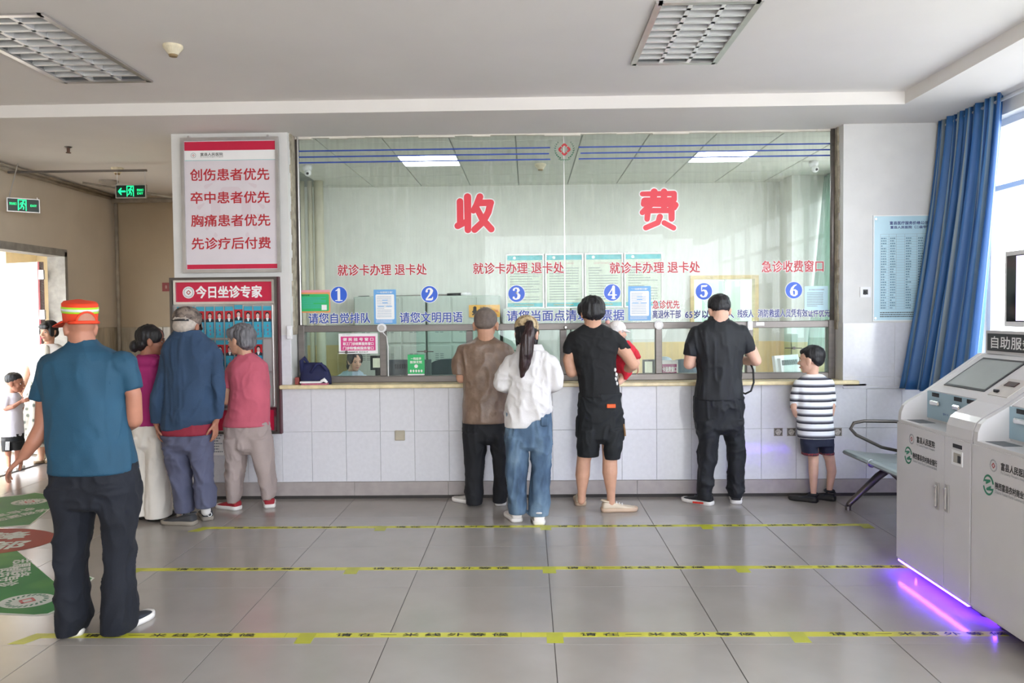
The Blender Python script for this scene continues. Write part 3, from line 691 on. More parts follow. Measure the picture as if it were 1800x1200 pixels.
# posters on the glass
def poster(nm, lb, x0, y0, x1, y1, m, dpt=0.0055, cat='poster', thick=0.001):
    a, b = G(x0, y0), G(x1, y1); t = thing(nm, lb, cat, ((a[0] + b[0]) / 2, YG, b[2])); fr = Frame((a[0], YG - dpt - 0.001, b[2])); W, H = b[0] - a[0], a[2] - b[2]
    slab(fr, 0, 0, W, H, -0.001, thick - 0.001 if thick > .001 else 0.0).build('sheet', m, t); return t, fr, W, H
t, fr, W, H = poster('green_notice', 'green notice with orange border left of number one', 525, 510, 581, 549, M_orange)
flat(fr, rrect(.01, .012, W - .01, H - .035, .012), .0005).build('panel', M_green, t); text(fr, '先诊疗后付费', W * .22, H - .045, W * .25, .012, .001, .03).build('lettering', M_blackink, t)
textlines(fr, .03, .035, W - .02, H - .06, 8, .001, seed=4).build('print', M_teal, t); rect(fr, W - .075, .022, W - .03, .067, .0012).build('code_patch', M_paper, t); rect(fr, 0, H - .02, W, H, .0004).build('top_band', mat('pink_band', 'e79aa8', 0.4), t)
for k, (x0, y0, x1, y1) in enumerate(((657, 509, 697, 569), (1104, 503, 1144, 563))):
    t, fr, W, H = poster('blue_poster', 'sky blue poster with white text panel %s' % ['left of number two', 'right of number four'][k], x0, y0, x1, y1, M_skyblue)
    flat(fr, rrect(.016, .04, W - .016, H - .042, .01), .0005).build('panel', M_paper, t); text(fr, '“一站报销工程”', W * .5, H - .024, W * .72, .015, .001, .03).build('lettering', M_paper, t)
    textlines(fr, .028, .055, W - .03, H - .055, 13, .001, seed=5 + k).build('print', mat('faint_blue_ink', 'b4c4d8', .6), t); textlines(fr, .016, .01, W - .02, .036, 3, .001, seed=9).build('footnote', M_paper, t)
    for vv in (.6, .68): rect(fr, W * .38, H * vv, W * .62, H * vv + .007, .0012).build('heading', M_skyblue, t)
    rect(fr, W * .18, H * .5, W * .45, H * .5 + .006, .0012).build('heading', M_skyblue, t); rect(fr, W * .55, H * .5, W * .82, H * .5 + .006, .0012).build('heading', M_skyblue, t)
t, fr, W, H = poster('pale_notice', 'pale blue printed notice right of number six', 1414, 503, 1455, 545, M_paleblue)
textlines(fr, .02, .03, W - .03, H - .05, 9, .001, seed=8).build('print', M_greyink, t); text(fr, '关于残疾人优先的通知', W * .5, H - .03, W * .66, .012, .001, .02).build('lettering', M_greyink, t)
t, fr, W, H = poster('pink_notice', 'white notice with magenta panel hanging in window one', 596, 586, 665, 621, M_paper, dpt=0.016)
rect(fr, .018, .028, W - .02, H - .026, .0008).build('panel', M_magenta, t)
for i, s_ in enumerate(('便 民 挂 号 窗 口', '职工门诊统筹服务窗口', '门诊特慢病服务窗口')):
    text(fr, s_, W * .5, H - .052 - i * .038, W - .075, .027, .0014, .03).build('lettering', M_paper, t)
text(fr, '您的满意 我的追求', W * .5, .014, W * .5, .01, .0014, .02).build('footnote', M_blackink, t); text(fr, '富县人民医院', W * .2, H - .012, W * .2, .008, .0014, .01).build('heading', M_greyink, t)
t, fr, W, H = poster('green_card', 'bright green card standing in window two', 717, 623, 747, 659, M_green, dpt=0.018)
text(fr, '一码在手', W * .5, H - .035, W * .62, .022, .001, .03).build('lettering', M_paper, t); text(fr, '医保无忧', W * .5, H - .065, W * .7, .022, .001, .03).build('lettering', M_paper, t)
flat(fr, circ(W * .5, H * .44, .016), .001).build('badge', M_paper, t)
for i in range(5): flat(fr, circ(W * (.18 + .16 * i), .038, .008, .012, 10), .001).build('icon', M_paper, t)
rect(fr, 0, 0, W, .012, .0006).build('foot', M_paper, t)

# ================================================================== BOARDS ON THE LEFT PILLAR
YP = YW - 0.004
def emblem_mesh(fr, r, parent, base=None, ring=None):
    if base: flat(fr, circ(0, 0, r), 0.0).build('emblem_disc', base, parent)
    mb = MB()
    for i in range(22):
        a = 2 * math.pi * i / 22; strokes(fr, [[(r * .84 * math.cos(a), r * .84 * math.sin(a), r * .055), (r * .7 * math.cos(a + .12), r * .7 * math.sin(a + .12), r * .05)]], .0004, mb, k=3)
    mb.build('emblem_wreath', ring or M_greyink, parent)
    mb = MB(); q = r * .34
    for a, b in (((0, q), (q, 0)), ((q, 0), (0, -q)), ((0, -q), (-q, 0)), ((-q, 0), (0, q))): strokes(fr, [[(*a, r * .06), (*b, r * .06)]], .0006, mb, k=4)
    mb.build('emblem_diamond', M_redink, parent)
t = thing('priority_board', 'tall framed white board with four red lines and crimson bands on the pillar', 'sign board', (-2.5, YP, 1.93))
fr = Frame((-2.908, YP, 1.932)); W, H = 0.828, 1.132
border(fr, 0, 0, W, H, 0.026, 0, 0.03).build('frame', M_alu, t)
slab(fr, .02, .02, W - .02, H - .02, 0.002, 0.014).build('face', M_signbg, t)
rect(fr, .03, H - .106, W - .03, H - .032, .0146).build('top_band', M_red, t); rect(fr, .03, .032, W - .03, .07, .0146).build('bottom_band', M_red, t)
rect(fr, .03, H - .187, W - .03, H - .106, .0144).build('header', M_paper, t); rect(fr, .03, H - .19, W - .03, H - .187, .0146).build('header_line', M_teal, t)
for i, s_ in enumerate(('创伤患者优先', '卒中患者优先', '胸痛患者优先', '先诊疗后付费')):
    text(fr, s_, W * .5 - .005, .823 - .192 * i, .67, .098, .0155, .022, 1.0).build('lettering', M_redink, t)
text(fr, '富县人民医院', .26, H - .138, .19, .026, .0155, .02).build('lettering', M_blackink, t); text(fr, 'Fu County People\'s Hospital', .26, H - .16, .19, .012, .0155, .01).build('lettering', M_blackink, t)
emblem_mesh(Frame(fr.p(.105, H - .146, .0152)), .026, t)
M_mark = mat('faint_watermark', 'd8cbd2', .35, var=.01); mb = MB()
for sg in (-1, 1):
    for i in range(7):
        a = math.radians(-60 + 20 * i); strokes(fr, [[(W * .5 + sg * .27 * math.cos(a), .55 + .27 * math.sin(a), .018), (W * .5 + sg * .23 * math.cos(a + .12), .55 + .27 * math.sin(a + .12), .006)]], .0147, mb)
for a in range(4):
    an = math.pi / 2 * a; strokes(fr, [[(W * .5 + .13 * math.cos(an) - .05 * math.sin(an), .55 + .13 * math.sin(an) + .05 * math.cos(an), .04), (W * .5 + .13 * math.cos(an) + .05 * math.sin(an), .55 + .13 * math.sin(an) - .05 * math.cos(an), .04)]], .0147, mb)
mb.build('watermark', M_mark, t)
for u in (.06, W - .1): MB().bbox(fr.p(u, H, .004), fr.p(u + .016, H + .02, .02), .003).build('hanger', M_alu, t)

t = thing('doctor_board', 'steel framed board of staff portraits with crimson header, behind the elderly trio', 'display board', (-2.56, YP, 0.57))
BX0, BX1, BZ0, BZ1 = -3.02, -2.105, 0.565, 1.892
fr = Frame((BX0, YP, BZ0)); W, H = BX1 - BX0, BZ1 - BZ0
slab(fr, 0, 0, W, H, -0.002, 0.02).build('backing', M_alu, t)
border(fr, 0, 0, W, H, 0.022, 0.02, 0.05).build('frame', M_steeld, t)
slab(fr, W - .004, 0, W + .012, H, 0.0, 0.05).build('side_edge', mat('maroon_edge', '5a3038', .5), t, label='maroon side edge')
def headerpanel(v0, v1):
    border(fr, .03, v0, W - .03, v1, .02, .02, .045).build('panel_frame', M_chrome, t); slab(fr, .05, v0 + .02, W - .05, v1 - .02, .02, .03).build('panel_face', M_red, t)
headerpanel(H - .225, H - .02); headerpanel(.012, .225)
text(fr, '今日坐诊专家', W * .545, H - .123, .56, .1, .0312, .035).build('lettering', M_paper, t); emblem_mesh(Frame(fr.p(.155, H - .125, .0312)), .05, t, M_paper)
u0, u1 = .045, W - .055; NC = 10; cw = (u1 - u0) / NC
rowz = [(1.375, 1.655), (1.09, 1.372), (.80, 1.087)]
mb = MB()
for i in range(NC + 1): slab(fr, u0 + cw * i - .0035, .80 - BZ0, u0 + cw * i + .0035, 1.655 - BZ0, .02, .032, mb)
for z in (1.3735, 1.0885, .80): slab(fr, u0, z - BZ0 - .004, u1, z - BZ0 + .004, .02, .034, mb)
mb.build('slot_rails', M_alu, t)
slotme = None
for r in range(3):
    for c in range(NC): slab(fr, u0 + cw * c + .004, rowz[r][0] - BZ0 + .004, u0 + cw * (c + 1) - .004, rowz[r][1] - BZ0 - .004, .02, .022).build('slot', mat('grey_slot', 'a8a4a4', .3, var=.02), t)
M_face = mat('printed_face', 'd3b3ae', .5, var=.03); M_photored = mat('portrait_red', 'c0222b', .4, var=.02); M_suit = mat('printed_suit', '2b2f3a', .5); M_phair = mat('printed_hair', '17181c', .5)
def card(x, z, h, lb):
    ct = thing('portrait_card', lb, 'portrait card', (x, YP - .024, z), 'portrait cards on the board'); f = Frame((x, YP - .024, z)); w2 = cw / 2 - .006
    slab(f, -w2, 0, w2, h, 0, .002).build('card', M_cyan, ct); rect(f, -w2 + .001, h * .5, w2 - .001, h * .86, .0024).build('photo', M_photored, ct)
    pz = h * .5; ph = h * .36
    flat(f, [(-w2 + .001, pz), (w2 - .001, pz), (w2 - .002, pz + ph * .2), (.012, pz + ph * .36), (-.012, pz + ph * .36), (-w2 + .002, pz + ph * .2)], .0027).build('jacket', M_suit, ct)
    flat(f, [(-.013, pz + ph * .36), (-.004, pz + ph * .05), (.004, pz + ph * .05), (.013, pz + ph * .36)], .003).build('collar', M_paper, ct)
    flat(f, circ(0, pz + ph * .64, .0175, ph * .25, 14), .003).build('hair', M_phair, ct)
    flat(f, circ(0, pz + ph * .55, .0135, ph * .2, 14), .0033).build('face', M_face, ct)
    mb = MB(); rg = random.Random(int(x * 997) + int(z * 31))
    for i in range(3):
        v = h * (.42 - .13 * i)
        for q in range(4): rect(f, -.007 + rg.uniform(0, .006), v - .006 * q - .003, .004 + rg.uniform(0, .005), v - .006 * q, .0026, mb)
    mb.build('name', M_redink, ct)
    mb = MB()
    for i in range(8): rect(f, w2 - .009, h * .46 - .011 * i, w2 - .003, h * .46 - .011 * i + .007, .0026, mb); rect(f, -w2 + .004, h * .25 - .009 * i * .7, -w2 + .009, h * .25 - .009 * i * .7 + .004, .0026, mb)
    mb.build('small_print', M_navyink, ct); return ct
base = card(BX0 + u0 + cw * .5, rowz[0][0] + .008, .262, 'cyan portrait card with red photo, leftmost in the top row')
for c in range(1, 10): copy_tree(base, (BX0 + u0 + cw * (c + .5), YP - .024, rowz[0][0] + .008 + (.012 if c == 6 else 0)), 'cyan portrait card with red photo, %s in the top row' % ORD[c])
for c in range(2, 9): copy_tree(base, (BX0 + u0 + cw * (c + .5), YP - .024, rowz[1][0] + .008), 'cyan portrait card with red photo, %s of ten slots in the second row' % ORD[c])

# sheet behind the elderly pair
t = thing('white_sheet', 'white printed sheet hanging on the tiles between the old man and the pink woman', 'paper', atY(383, 780, YP)); a, b = atY(374, 800, YP - .01), atY(394, 735, YP - .01)
MB().box((a[0], a[1] - .002, a[2]), (b[0], a[1], b[2])).build('sheet', M_paper, t); textlines(Frame((a[0] + .01, a[1] - .0025, a[2] + .02)), 0, 0, b[0] - a[0] - .02, b[2] - a[2] - .04, 12, 0, seed=2).build('print', M_greyink, t)

# ================================================================== RIGHT WALL NOTICE, SOCKETS
t = thing('price_board', 'pale blue acrylic price board on the wall left of the blue curtain', 'notice board', (3.15, YW, 1.46)); fr = Frame((2.88, YW + .003, 1.466)); W, H = .56, .88
slab(fr, 0, 0, W, H, 0, .006).build('panel', M_paleblue, t); border(fr, 0, 0, W, H, .008, .006, .009).build('edge', M_paper, t)
text(fr, '富县医疗服务价格公示牌', W * .5 + .03, H - .065, W * .62, .028, .0068, .03).build('lettering', M_navyink, t); text(fr, '富县人民医院（二级甲等）', W * .5 + .03, H - .1, W * .6, .024, .0068, .03).build('lettering', M_navyink, t)
mb = MB()
for i in range(30): rect(fr, .06, .1 + .0215 * i, W - .04, .1012 + .0215 * i, .0066, mb)
for u in (.06, .13, .19, .26, .36, .44, W - .04): rect(fr, u, .1, u + .0015, .1 + .0215 * 29, .0066, mb)
mb.build('table_grid', M_greyink, t)
for u, v, seed in ((.065, .1, 1), (.14, .1, 2), (.27, .1, 3), (.37, .1, 4)): textlines(fr, u, v, u + .055, .7, 28, .0068, seed=seed, fill=.8).build('print', mat('blue_grey_ink', '6f93a8', .6), t)
textlines(fr, .06, .03, W - .06, .08, 3, .0068, seed=9).build('footnote', M_blackink, t)
for u, v in ((.02, .025), (.02, H - .03), (W - .02, H - .03), (W - .02, .025)): MB().tube([fr.p(u, v, .006), fr.p(u, v, .013)], .008).build('stud', M_chrome, t)
t = thing('wall_socket', 'broken wall socket with a dark hole left of the price board', 'socket', (2.818, YW, 1.711)); f = Frame((2.818, YW + .003, 1.711)); border(f, -.043, -.043, .043, .043, .022, 0, .01).build('plate', M_white, t); rect(f, -.022, -.022, .022, .022, .002).build('hole', M_black, t); MB().ell((2.815, YW - .003, 1.70), (.012, .006, .018)).build('wire_stub', M_black, t)
p = atY(703, 765, YW); t = thing('socket_cover', 'beige square socket cover on the white counter tiles', 'socket', p); MB().bbox((p[0] - .043, YW - .012, p[2] - .043), (p[0] + .043, YW + .002, p[2] + .043), .004).build('plate', mat('beige_plate', 'b3aa98', .35, metal=.2), t); MB().bbox((p[0] - .034, YW - .015, p[2] - .034), (p[0] + .034, YW - .011, p[2] + .034), .003).build('lid', MATS['beige_plate'], t)
for k, px in enumerate((1368, 1391, 1472)):
    p = atY(px, 759, YW); t = thing('tile_hole', 'broken square socket hole in the tiles, %s of three near the striped boy' % ['first', 'second', 'third'][k], 'socket hole', p); f = Frame((p[0], YW + .001, p[2]))
    border(f, -.036, -.034, .036, .034, .008, 0, .004).build('rim', mat('chipped_rim', '8d8780', .9, var=.2), t); flat(f, [(u * (1 + .12 * math.sin(i * 2.3)), v * (1 + .12 * math.cos(i * 1.7))) for i, (u, v) in enumerate(circ(0, 0, .026, n=14))], .0032).build('mortar', mat('grey_mortar', 'b8b2ac', .9, var=.25, vscale=60), t); rect(f, -.03, -.028, .03, .028, .0028).build('hole', mat('hole_dark', '5c5652', .9), t)

# ================================================================== CEILING FITTINGS
def troffer(x0, y0, x1, y1, lb):
    t = thing('louvre_light', lb, 'ceiling light', ((x0 + x1) / 2, (y0 + y1) / 2, ZU)); W, L = x1 - x0, y1 - y0
    mb = MB(); f = .022
    for a, b in (((x0 - .015, y0 - .015), (x0 + f, y1 + .015)), ((x1 - f, y0 - .015), (x1 + .015, y1 + .015)), ((x0, y0 - .015), (x1, y0 + f)), ((x0, y1 - f), (x1, y1 + .015))): mb.box((*a, ZU - .012), (*b, ZU + .002))
    mb.build('frame', M_alu, t)
    mb = MB(); D = .1; e = .012
    mb.box((x0, y0, ZU + D), (x1, y1, ZU + D + .008))
    for a, b in (((x0, y0), (x0 + e, y1)), ((x1 - e, y0), (x1, y1)), ((x0, y0), (x1, y0 + e)), ((x0, y1 - e), (x1, y1))): mb.box((*a, ZU), (*b, ZU + D))
    mb.build('housing', mat('lamp_housing', '9a9c9e', .4, metal=.5), t)
    M_refl = mat('louvre_aluminium', 'f0f0f0', .35, metal=.15, var=.02)
    for i in (1, 2):
        x = x0 + W * i / 3; MB().prism([(-.012, 0), (.012, 0), (.004, .06), (-.004, .06)], y0 + e, y1 - e, Frame((x, 0, ZU - .004), (-1, 0, 0), (0, 0, 1))).build('divider', M_refl, t)
    n = 10; bl = None
    for i in range(1, n):
        y = y0 + L * i / n; o = MB().prism([(-.014, 0), (.014, 0), (.003, .045), (-.003, .045)], x0 + e, x1 - e, Frame((0, y, ZU - .004), (0, 1, 0), (0, 0, 1))).build('louvre_blade', M_refl, t)
    for i in range(3):
        x = x0 + W * (i + .5) / 3; MB().tube([(x, y0 + .03, ZU + .07), (x, y1 - .03, ZU + .07)], .013).build('tube', mat('lamp_tube', 'c9c9cc', .3), t, smooth=True)
        for y in (y0 + .035, y1 - .035): MB().tube([(x, y - .02, ZU + .07), (x, y + .02, ZU + .07)], .019).build('lamp_cap', mat('lamp_cap', '4a4a4c', .4), t)
    return t
troffer(*LAMPS[0], 'louvred ceiling light, right one of the two, above the glass screen side')
troffer(*LAMPS[1], 'louvred ceiling light, left one of the two, near the smoke detector')
def detector(p, r, lb, m, z):
    t = thing('smoke_detector', lb, 'smoke detector', (p[0], p[1], z)); x, y = p[0], p[1]
    MB().tube([(x, y, z), (x, y, z - r * .25), (x, y, z - r * .3), (x, y, z - r * .75), (x, y, z - r * .95)], [r, r, r * .96, r * .62, r * .5], 22).build('body', m, t, smooth=False)
    MB().tube([(x, y, z - r * .94), (x, y, z - r * 1.15)], [r * .46, r * .4], 16).build('sensor', mat('sensor_brown', '8a7450', .6), t); return t
M_oldp = mat('yellowed_plastic', 'e3d9be', .5, var=.08, vscale=20)
detector(atZ(304, 80, ZU), .058, 'yellowed smoke detector on the hall ceiling beside the left lamp', M_oldp, ZU)
detector(atZ(950, 288, 3.12), .06, 'small smoke detector on the office ceiling behind the glass', M_oldp, 3.12)
detector(atZ(206, 295, ZL), .06, 'smoke detector on the corridor ceiling above the exit sign', M_oldp, ZL)
p = atZ(120, 258, ZL); t = thing('sprinkler', 'small dark sprinkler head hanging from the corridor ceiling', 'sprinkler', p)
MB().tube([p, p + (0, 0, -.01)], [.035, .02]).build('flange', M_steeld, t); MB().tube([p + (0, 0, -.008), p + (0, 0, -.05)], .013).build('nozzle', mat('rust', '5d4336', .7), t); MB().tube([p + (0, 0, -.05), p + (0, 0, -.056)], .022).build('deflector', MATS['rust'], t)
p = atZ(191, 317, ZL); t = thing('dome_lamp', 'flat round lamp on the corridor ceiling behind the exit sign', 'lamp', p); MB().tube([p, p + (0, 0, -.02), p + (0, 0, -.045), p + (0, 0, -.06)], [.1, .1, .07, .02], 22).build('shade', mat('dull_dome', 'a9a39a', .5), t)
# exit signs
M_exit = mat('exit_green', '10c878', .5, emit='14d880', estr=1.3)
RUN = [[(.06, .36, .045), (.061, .36, .045)], [(.04, .28, .035), (-.02, .1, .04)], [(.03, .26, .022), (.12, .2, .02), (.14, .12, .018)], [(.02, .27, .022), (-.07, .24, .02), (-.1, .15, .018)], [(-.02, .1, .03), (.07, .02, .026), (.05, -.1, .024)], [(-.02, .1, .03), (-.07, -.04, .026), (-.15, -.07, .022)]]
def exit_sign(fr, W, H, parent, left):
    slab(fr, -W / 2, -H / 2, W / 2, H / 2, -.012, .012).build('panel', mat('exit_panel', '0d2a20', .35), parent); border(fr, -W / 2 - .006, -H / 2 - .006, W / 2 + .006, H / 2 + .006, .008, -.016, .016).build('frame', M_alu, parent)
    k = H * 1.5; mb = MB(); cx = -.02 * W if left else -.04 * W
    for (a, b, c, d) in ((-.2, -.28, -.15, .3), (.15, -.28, .2, .3), (-.2, .25, .2, .3)): rect(fr, cx + a * k, b * k, cx + b * 0 + c * k, d * k, .0128, mb)
    mb.build('door_symbol', M_exit, parent); strokes(fr, [[(cx + u * k * .95, (v - .12) * k * .95, q * k) for u, v, q in ln] for ln in RUN], .0135).build('running_figure', M_exit, parent)
    if left: strokes(fr, [[(-.38 * W, 0, .009), (-.2 * W, 0, .009)], [(-.4 * W, 0, .01), (-.33 * W, .03, .006)], [(-.4 * W, 0, .01), (-.33 * W, -.03, .006)]], .0135).build('arrow', M_exit, parent)
    text(fr, '安全出口', .32 * W if left else -.33 * W, .012, .22 * W, .026, .0135, .02).build('lettering', M_exit, parent); text(fr, 'EXIT', .32 * W, -.022 if left else 0, .2 * W, .02, .0135, .02).build('lettering', M_exit, parent)
YE = 8.0; c = atY(231, 336.5, YE); t = thing('exit_sign', 'hanging green exit sign with an arrow pointing left, nearer the pillar', 'exit sign', c); exit_sign(Frame(c), .295, .122, t, True)
for sx in (-.14, .14): MB().tube([c + (sx, 0, .06), (c[0] + sx, c[1], 3.02)], .003, 6).build('wire', M_alu, t)
MB().box((-5.2, YE - .012, 3.02), (c[0] + .16, YE + .012, 3.04)).build('rail', M_steel, t)
YE = 7.9; c = atY(41, 361, YE); a = math.radians(38); t = thing('exit_sign', 'green exit sign hung at an angle by the left corridor wall', 'exit sign', c); exit_sign(Frame(c, (math.cos(a), math.sin(a), 0)), .27, .125, t, False)
MB().tube([c + (-.1, -.07, .06), (c[0] - .04, c[1] + .0, 3.1)], .005, 6).build('wire', M_alu, t); MB().tube([c + (.1, .07, .06), c + (.1, .07, .085)], .006, 6).build('wire', M_alu, t)
p = atY(297, 504, 10.1); t = thing('red_plaque', 'small red plaque on the back wall beside the pillar', 'sign', p); f = Frame((p[0], 10.14, p[2])); slab(f, -.1, -.055, .1, .055, 0, .01).build('plate', mat('dull_red', '8f2a26', .5), t); mb = MB(); [rect(f, u - .012, -.02, u + .012, .02, .0105, mb) for u in (-.05, 0, .05)]; mb.build('lettering', mat('dull_ink', 'b98a80', .6), t)

# ================================================================== OFFICE CONTENTS
YN = YB - .004
for k in range(4):
    x0 = -.263 + .479 * k; t = thing('rules_board', 'framed rules board with teal bands on the office wall, %s of four' % ['first from left', 'second from left', 'third from left', 'last on the right'][k], 'notice board', (x0 + .23, YN, 1.625), 'rules boards on the office wall'); f = Frame((x0, YN, 1.625)); W, H = .462, .66
    border(f, 0, 0, W, H, .014, 0, .022).build('frame', M_alu, t); slab(f, .01, .01, W - .01, H - .01, 0, .01).build('face', mat('pale_green_sheet', 'd3dcc9', .4, var=.02), t)
    rect(f, .018, H - .075, W - .018, H - .018, .0105).build('header', mat('teal_header', '58c0c6', .4, var=.14, vscale=5), t); rect(f, .018, .018, W - .018, .066, .0105).build('footer', MATS['teal_header'], t)
    flat(f, circ(.105, H - .046, .019), .0112).build('badge', M_paper, t); textlines(f, .05, .09, W - .04, H - .16, 13, .0108, seed=20 + k, fill=.95).build('print', mat('pale_ink', '9aa59d', .6), t)
    text(f, ('收费管理制度', '收费工作制度', '退费管理制度', '岗位职责')[k], W / 2, H - .118, .24 if k < 3 else .16, .026, .011, .01).build('heading', mat('pale_red_ink', 'cfa89d', .6), t); textlines(f, .1, .03, W - .1, .054, 1, .011, seed=3).build('slogan', mat('orange_ink', 'c9a860', .6), t)
    for u in (.04, W - .06): MB().bbox(f.p(u, H, .003), f.p(u + .012, H + .016, .012), .002).build('hanger', M_alu, t)
YLK = 9.36
def lockerset(pxs, ytop, lb, nrow, zsplit, dep=.4):
    a = atY(pxs[0], ytop, YLK)[0]; b = atY(pxs[-1], ytop, YLK)[0]; zt = atY(pxs[0], ytop, YLK)[2]
    t = thing('locker_cabinet', lb, 'locker', ((a + b) / 2, YLK + dep / 2, 0)); MB().bbox((a, YLK + .012, 0), (b, YLK + dep, zt), .006).build('body', M_locker, t)
    n = len(pxs) - 1; xs = [a + (b - a) * i / n for i in range(n + 1)]; zs = [0.08] + zsplit + [zt]
    for i in range(n):
        for r in range(len(zs) - 1):
            x0, x1, z0, z1 = xs[i] + .012, xs[i + 1] - .012, zs[r] + .014, zs[r + 1] - .02
            d = MB().bbox((x0, YLK, z0), (x1, YLK + .014, z1), .004).build('door', M_locker, t)
            mb = MB()
            for q in range(4):
                for s_ in (-1, 1): mb.box(((x0 + x1) / 2 + s_ * .028 - .02, YLK - .002, z1 - .1 - q * .022) if r < len(zs) - 2 else ((x0 + x1) / 2 + s_ * .028 - .02, YLK - .002, z0 + .12 + q * .022), ((x0 + x1) / 2 + s_ * .028 + .02, YLK + .001, z1 - .094 - q * .022) if r < len(zs) - 2 else ((x0 + x1) / 2 + s_ * .028 + .02, YLK + .001, z0 + .126 + q * .022))
            mb.build('vent', M_grey, d)
    return t
lockerset((621, 663, 705, 747), 521, 'pale green steel locker cabinet, left of the pair below the long pole', 4, [.62, 1.22])
lockerset((750, 793, 835, 878), 520, 'pale green steel locker cabinet behind the gold plate', 4, [.62, 1.22])
lockerset((884, 943, 1002), 542, 'low grey green cabinet below the first two rules boards', 2, [.75]); lockerset((1004, 1058, 1112), 542, 'low grey green cabinet below the last two rules boards', 2, [.75])
p, q = atY(630, 523, 9.45), atY(825, 517, 9.45); t = thing('broom_pole', 'long pole with dark grips lying on top of the lockers', 'pole', p); d = (q - p)
MB().tube([p, q], .012).build('shaft', M_steel, t, smooth=True); MB().tube([p, p + d * .1], .02).build('grip', M_black, t, smooth=True); MB().tube([p + d * .8, p + d * .93], .02).build('grip', M_black, t, smooth=True); MB().ell(p + d * .97, (.07, .04, .03)).build('head', M_white, t, smooth=True)
t, fr, W, H = poster('gold_plate', 'gold warning plate on the lockers behind the shaved head', 825, 535, 879, 561, M_gold); t.location = t.location
for ch in list(t.children): bpy.data.objects.remove(ch)
a, b = atY(824, 536, YLK - .01), atY(879, 557, YLK - .01); fr = Frame((a[0], a[1], b[2])); W, H = b[0] - a[0], a[2] - b[2]; t.location = tuple(a); ORG[t.name] = a
slab(fr, 0, 0, W, H, -.004, .002).build('plate', M_gold, t); strokes(fr, [[(.07, H - .035, .02), (.071, H - .035, .02)], [(.07, H - .06, .022), (.07, .06, .02)], [(.045, .03, .008), (.095, .065, .008)], [(.095, .03, .008), (.045, .065, .008)]], .0026).build('figure_symbol', M_blackink, t)
text(fr, '民警提示:', .2, H - .035, .14, .028, .0026, .02).build('lettering', M_blackink, t); text(fr, '请保管好自己的', W - .13, H * .5, .22, .03, .0026, .02).build('lettering', M_redink, t); text(fr, '贵重物品。', W - .09, .03, .14, .026, .0026, .02).build('lettering', M_redink, t)
# pipes in the office corner
for k, (px, r) in enumerate(((531, .035), (546, .03), (561, .055))):
    p = atY(px, 400, 9.3); MB().tube([(p[0], 9.3, 0), (p[0], 9.3, 1.2), (p[0], 9.3, 3.12)], r, 16).top('riser_pipe', mat('cream_pipe', 'cdc8b4', .5, var=.05), 'cream vertical pipe in the office corner, %s' % ['thin one by the frame', 'thinnest, between two others', 'thickest one'][k], 'pipe', loc=(p[0], 9.3, 0), smooth=True)
# desk, monitors, chairs
MB().bbox((-2.75, 7.06, .86), (3.4, 7.75, .9), .005).top('office_desk', mat('desk_top', 'cfc8b6', .4), 'long office desk top behind the counter windows', 'desk', loc=(0.3, 7.4, .88))
def monitor(px0, px1, py0, py1, Y, lb, m, yaw=0, brand=None, z0=None):
    a, b = atY(px0, py0, Y), atY(px1, py1, Y); c = (a + b) / 2; W, H = b[0] - a[0], a[2] - b[2]
    t = thing('monitor', lb, 'monitor', (c[0], Y, .9)); R = Matrix.Translation((c[0], Y, c[2])) @ Matrix.Rotation(math.radians(yaw), 4, 'Z') @ Matrix.Rotation(math.radians(-8), 4, 'X')
    mb = MB(); mb.box((-W / 2, 0, -H / 2), (W / 2, .03, H / 2), R); mb.box((-W * .4, -.03, -H * .42), (W * .4, 0, H * .38), R); mb.build('housing', m, t)
    MB().box((-W / 2 + .015, .03, -H / 2 + .02), (W / 2 - .015, .033, H / 2 - .015), R).build('screen', M_black, t)
    MB().bbox((c[0] - .03, Y, .9), (c[0] + .03, Y + .04, c[2]), .004).build('stand', m, t); MB().bbox((c[0] - .1, Y - .06, .9), (c[0] + .1, Y + .1, .912), .004).build('base', m, t)
    mb = MB()
    for i in range(16): mb.box((-W * .34 + i * W * .042, -.032, H * .1), (-W * .34 + i * W * .042 + W * .02, -.029, H * .3), R)
    mb.build('vent', M_black, t)
    if brand:
        r3 = R.to_3x3(); o = R @ Vector((0, -.031, -H * .22)); text(Frame(tuple(o), tuple(r3 @ Vector((1, 0, 0))), tuple(r3 @ Vector((0, 0, 1)))), brand, 0, 0, W * .45, .02, .001, .01).build('lettering', M_alu, t)
    return t
monitor(683, 758, 632, 672, 7.32, 'dark grey monitor seen from behind in window two', M_grey, 0, 'FOUNDER')
monitor(1350, 1420, 624, 668, 7.4, 'white monitor seen from behind in window six', M_white, 38)
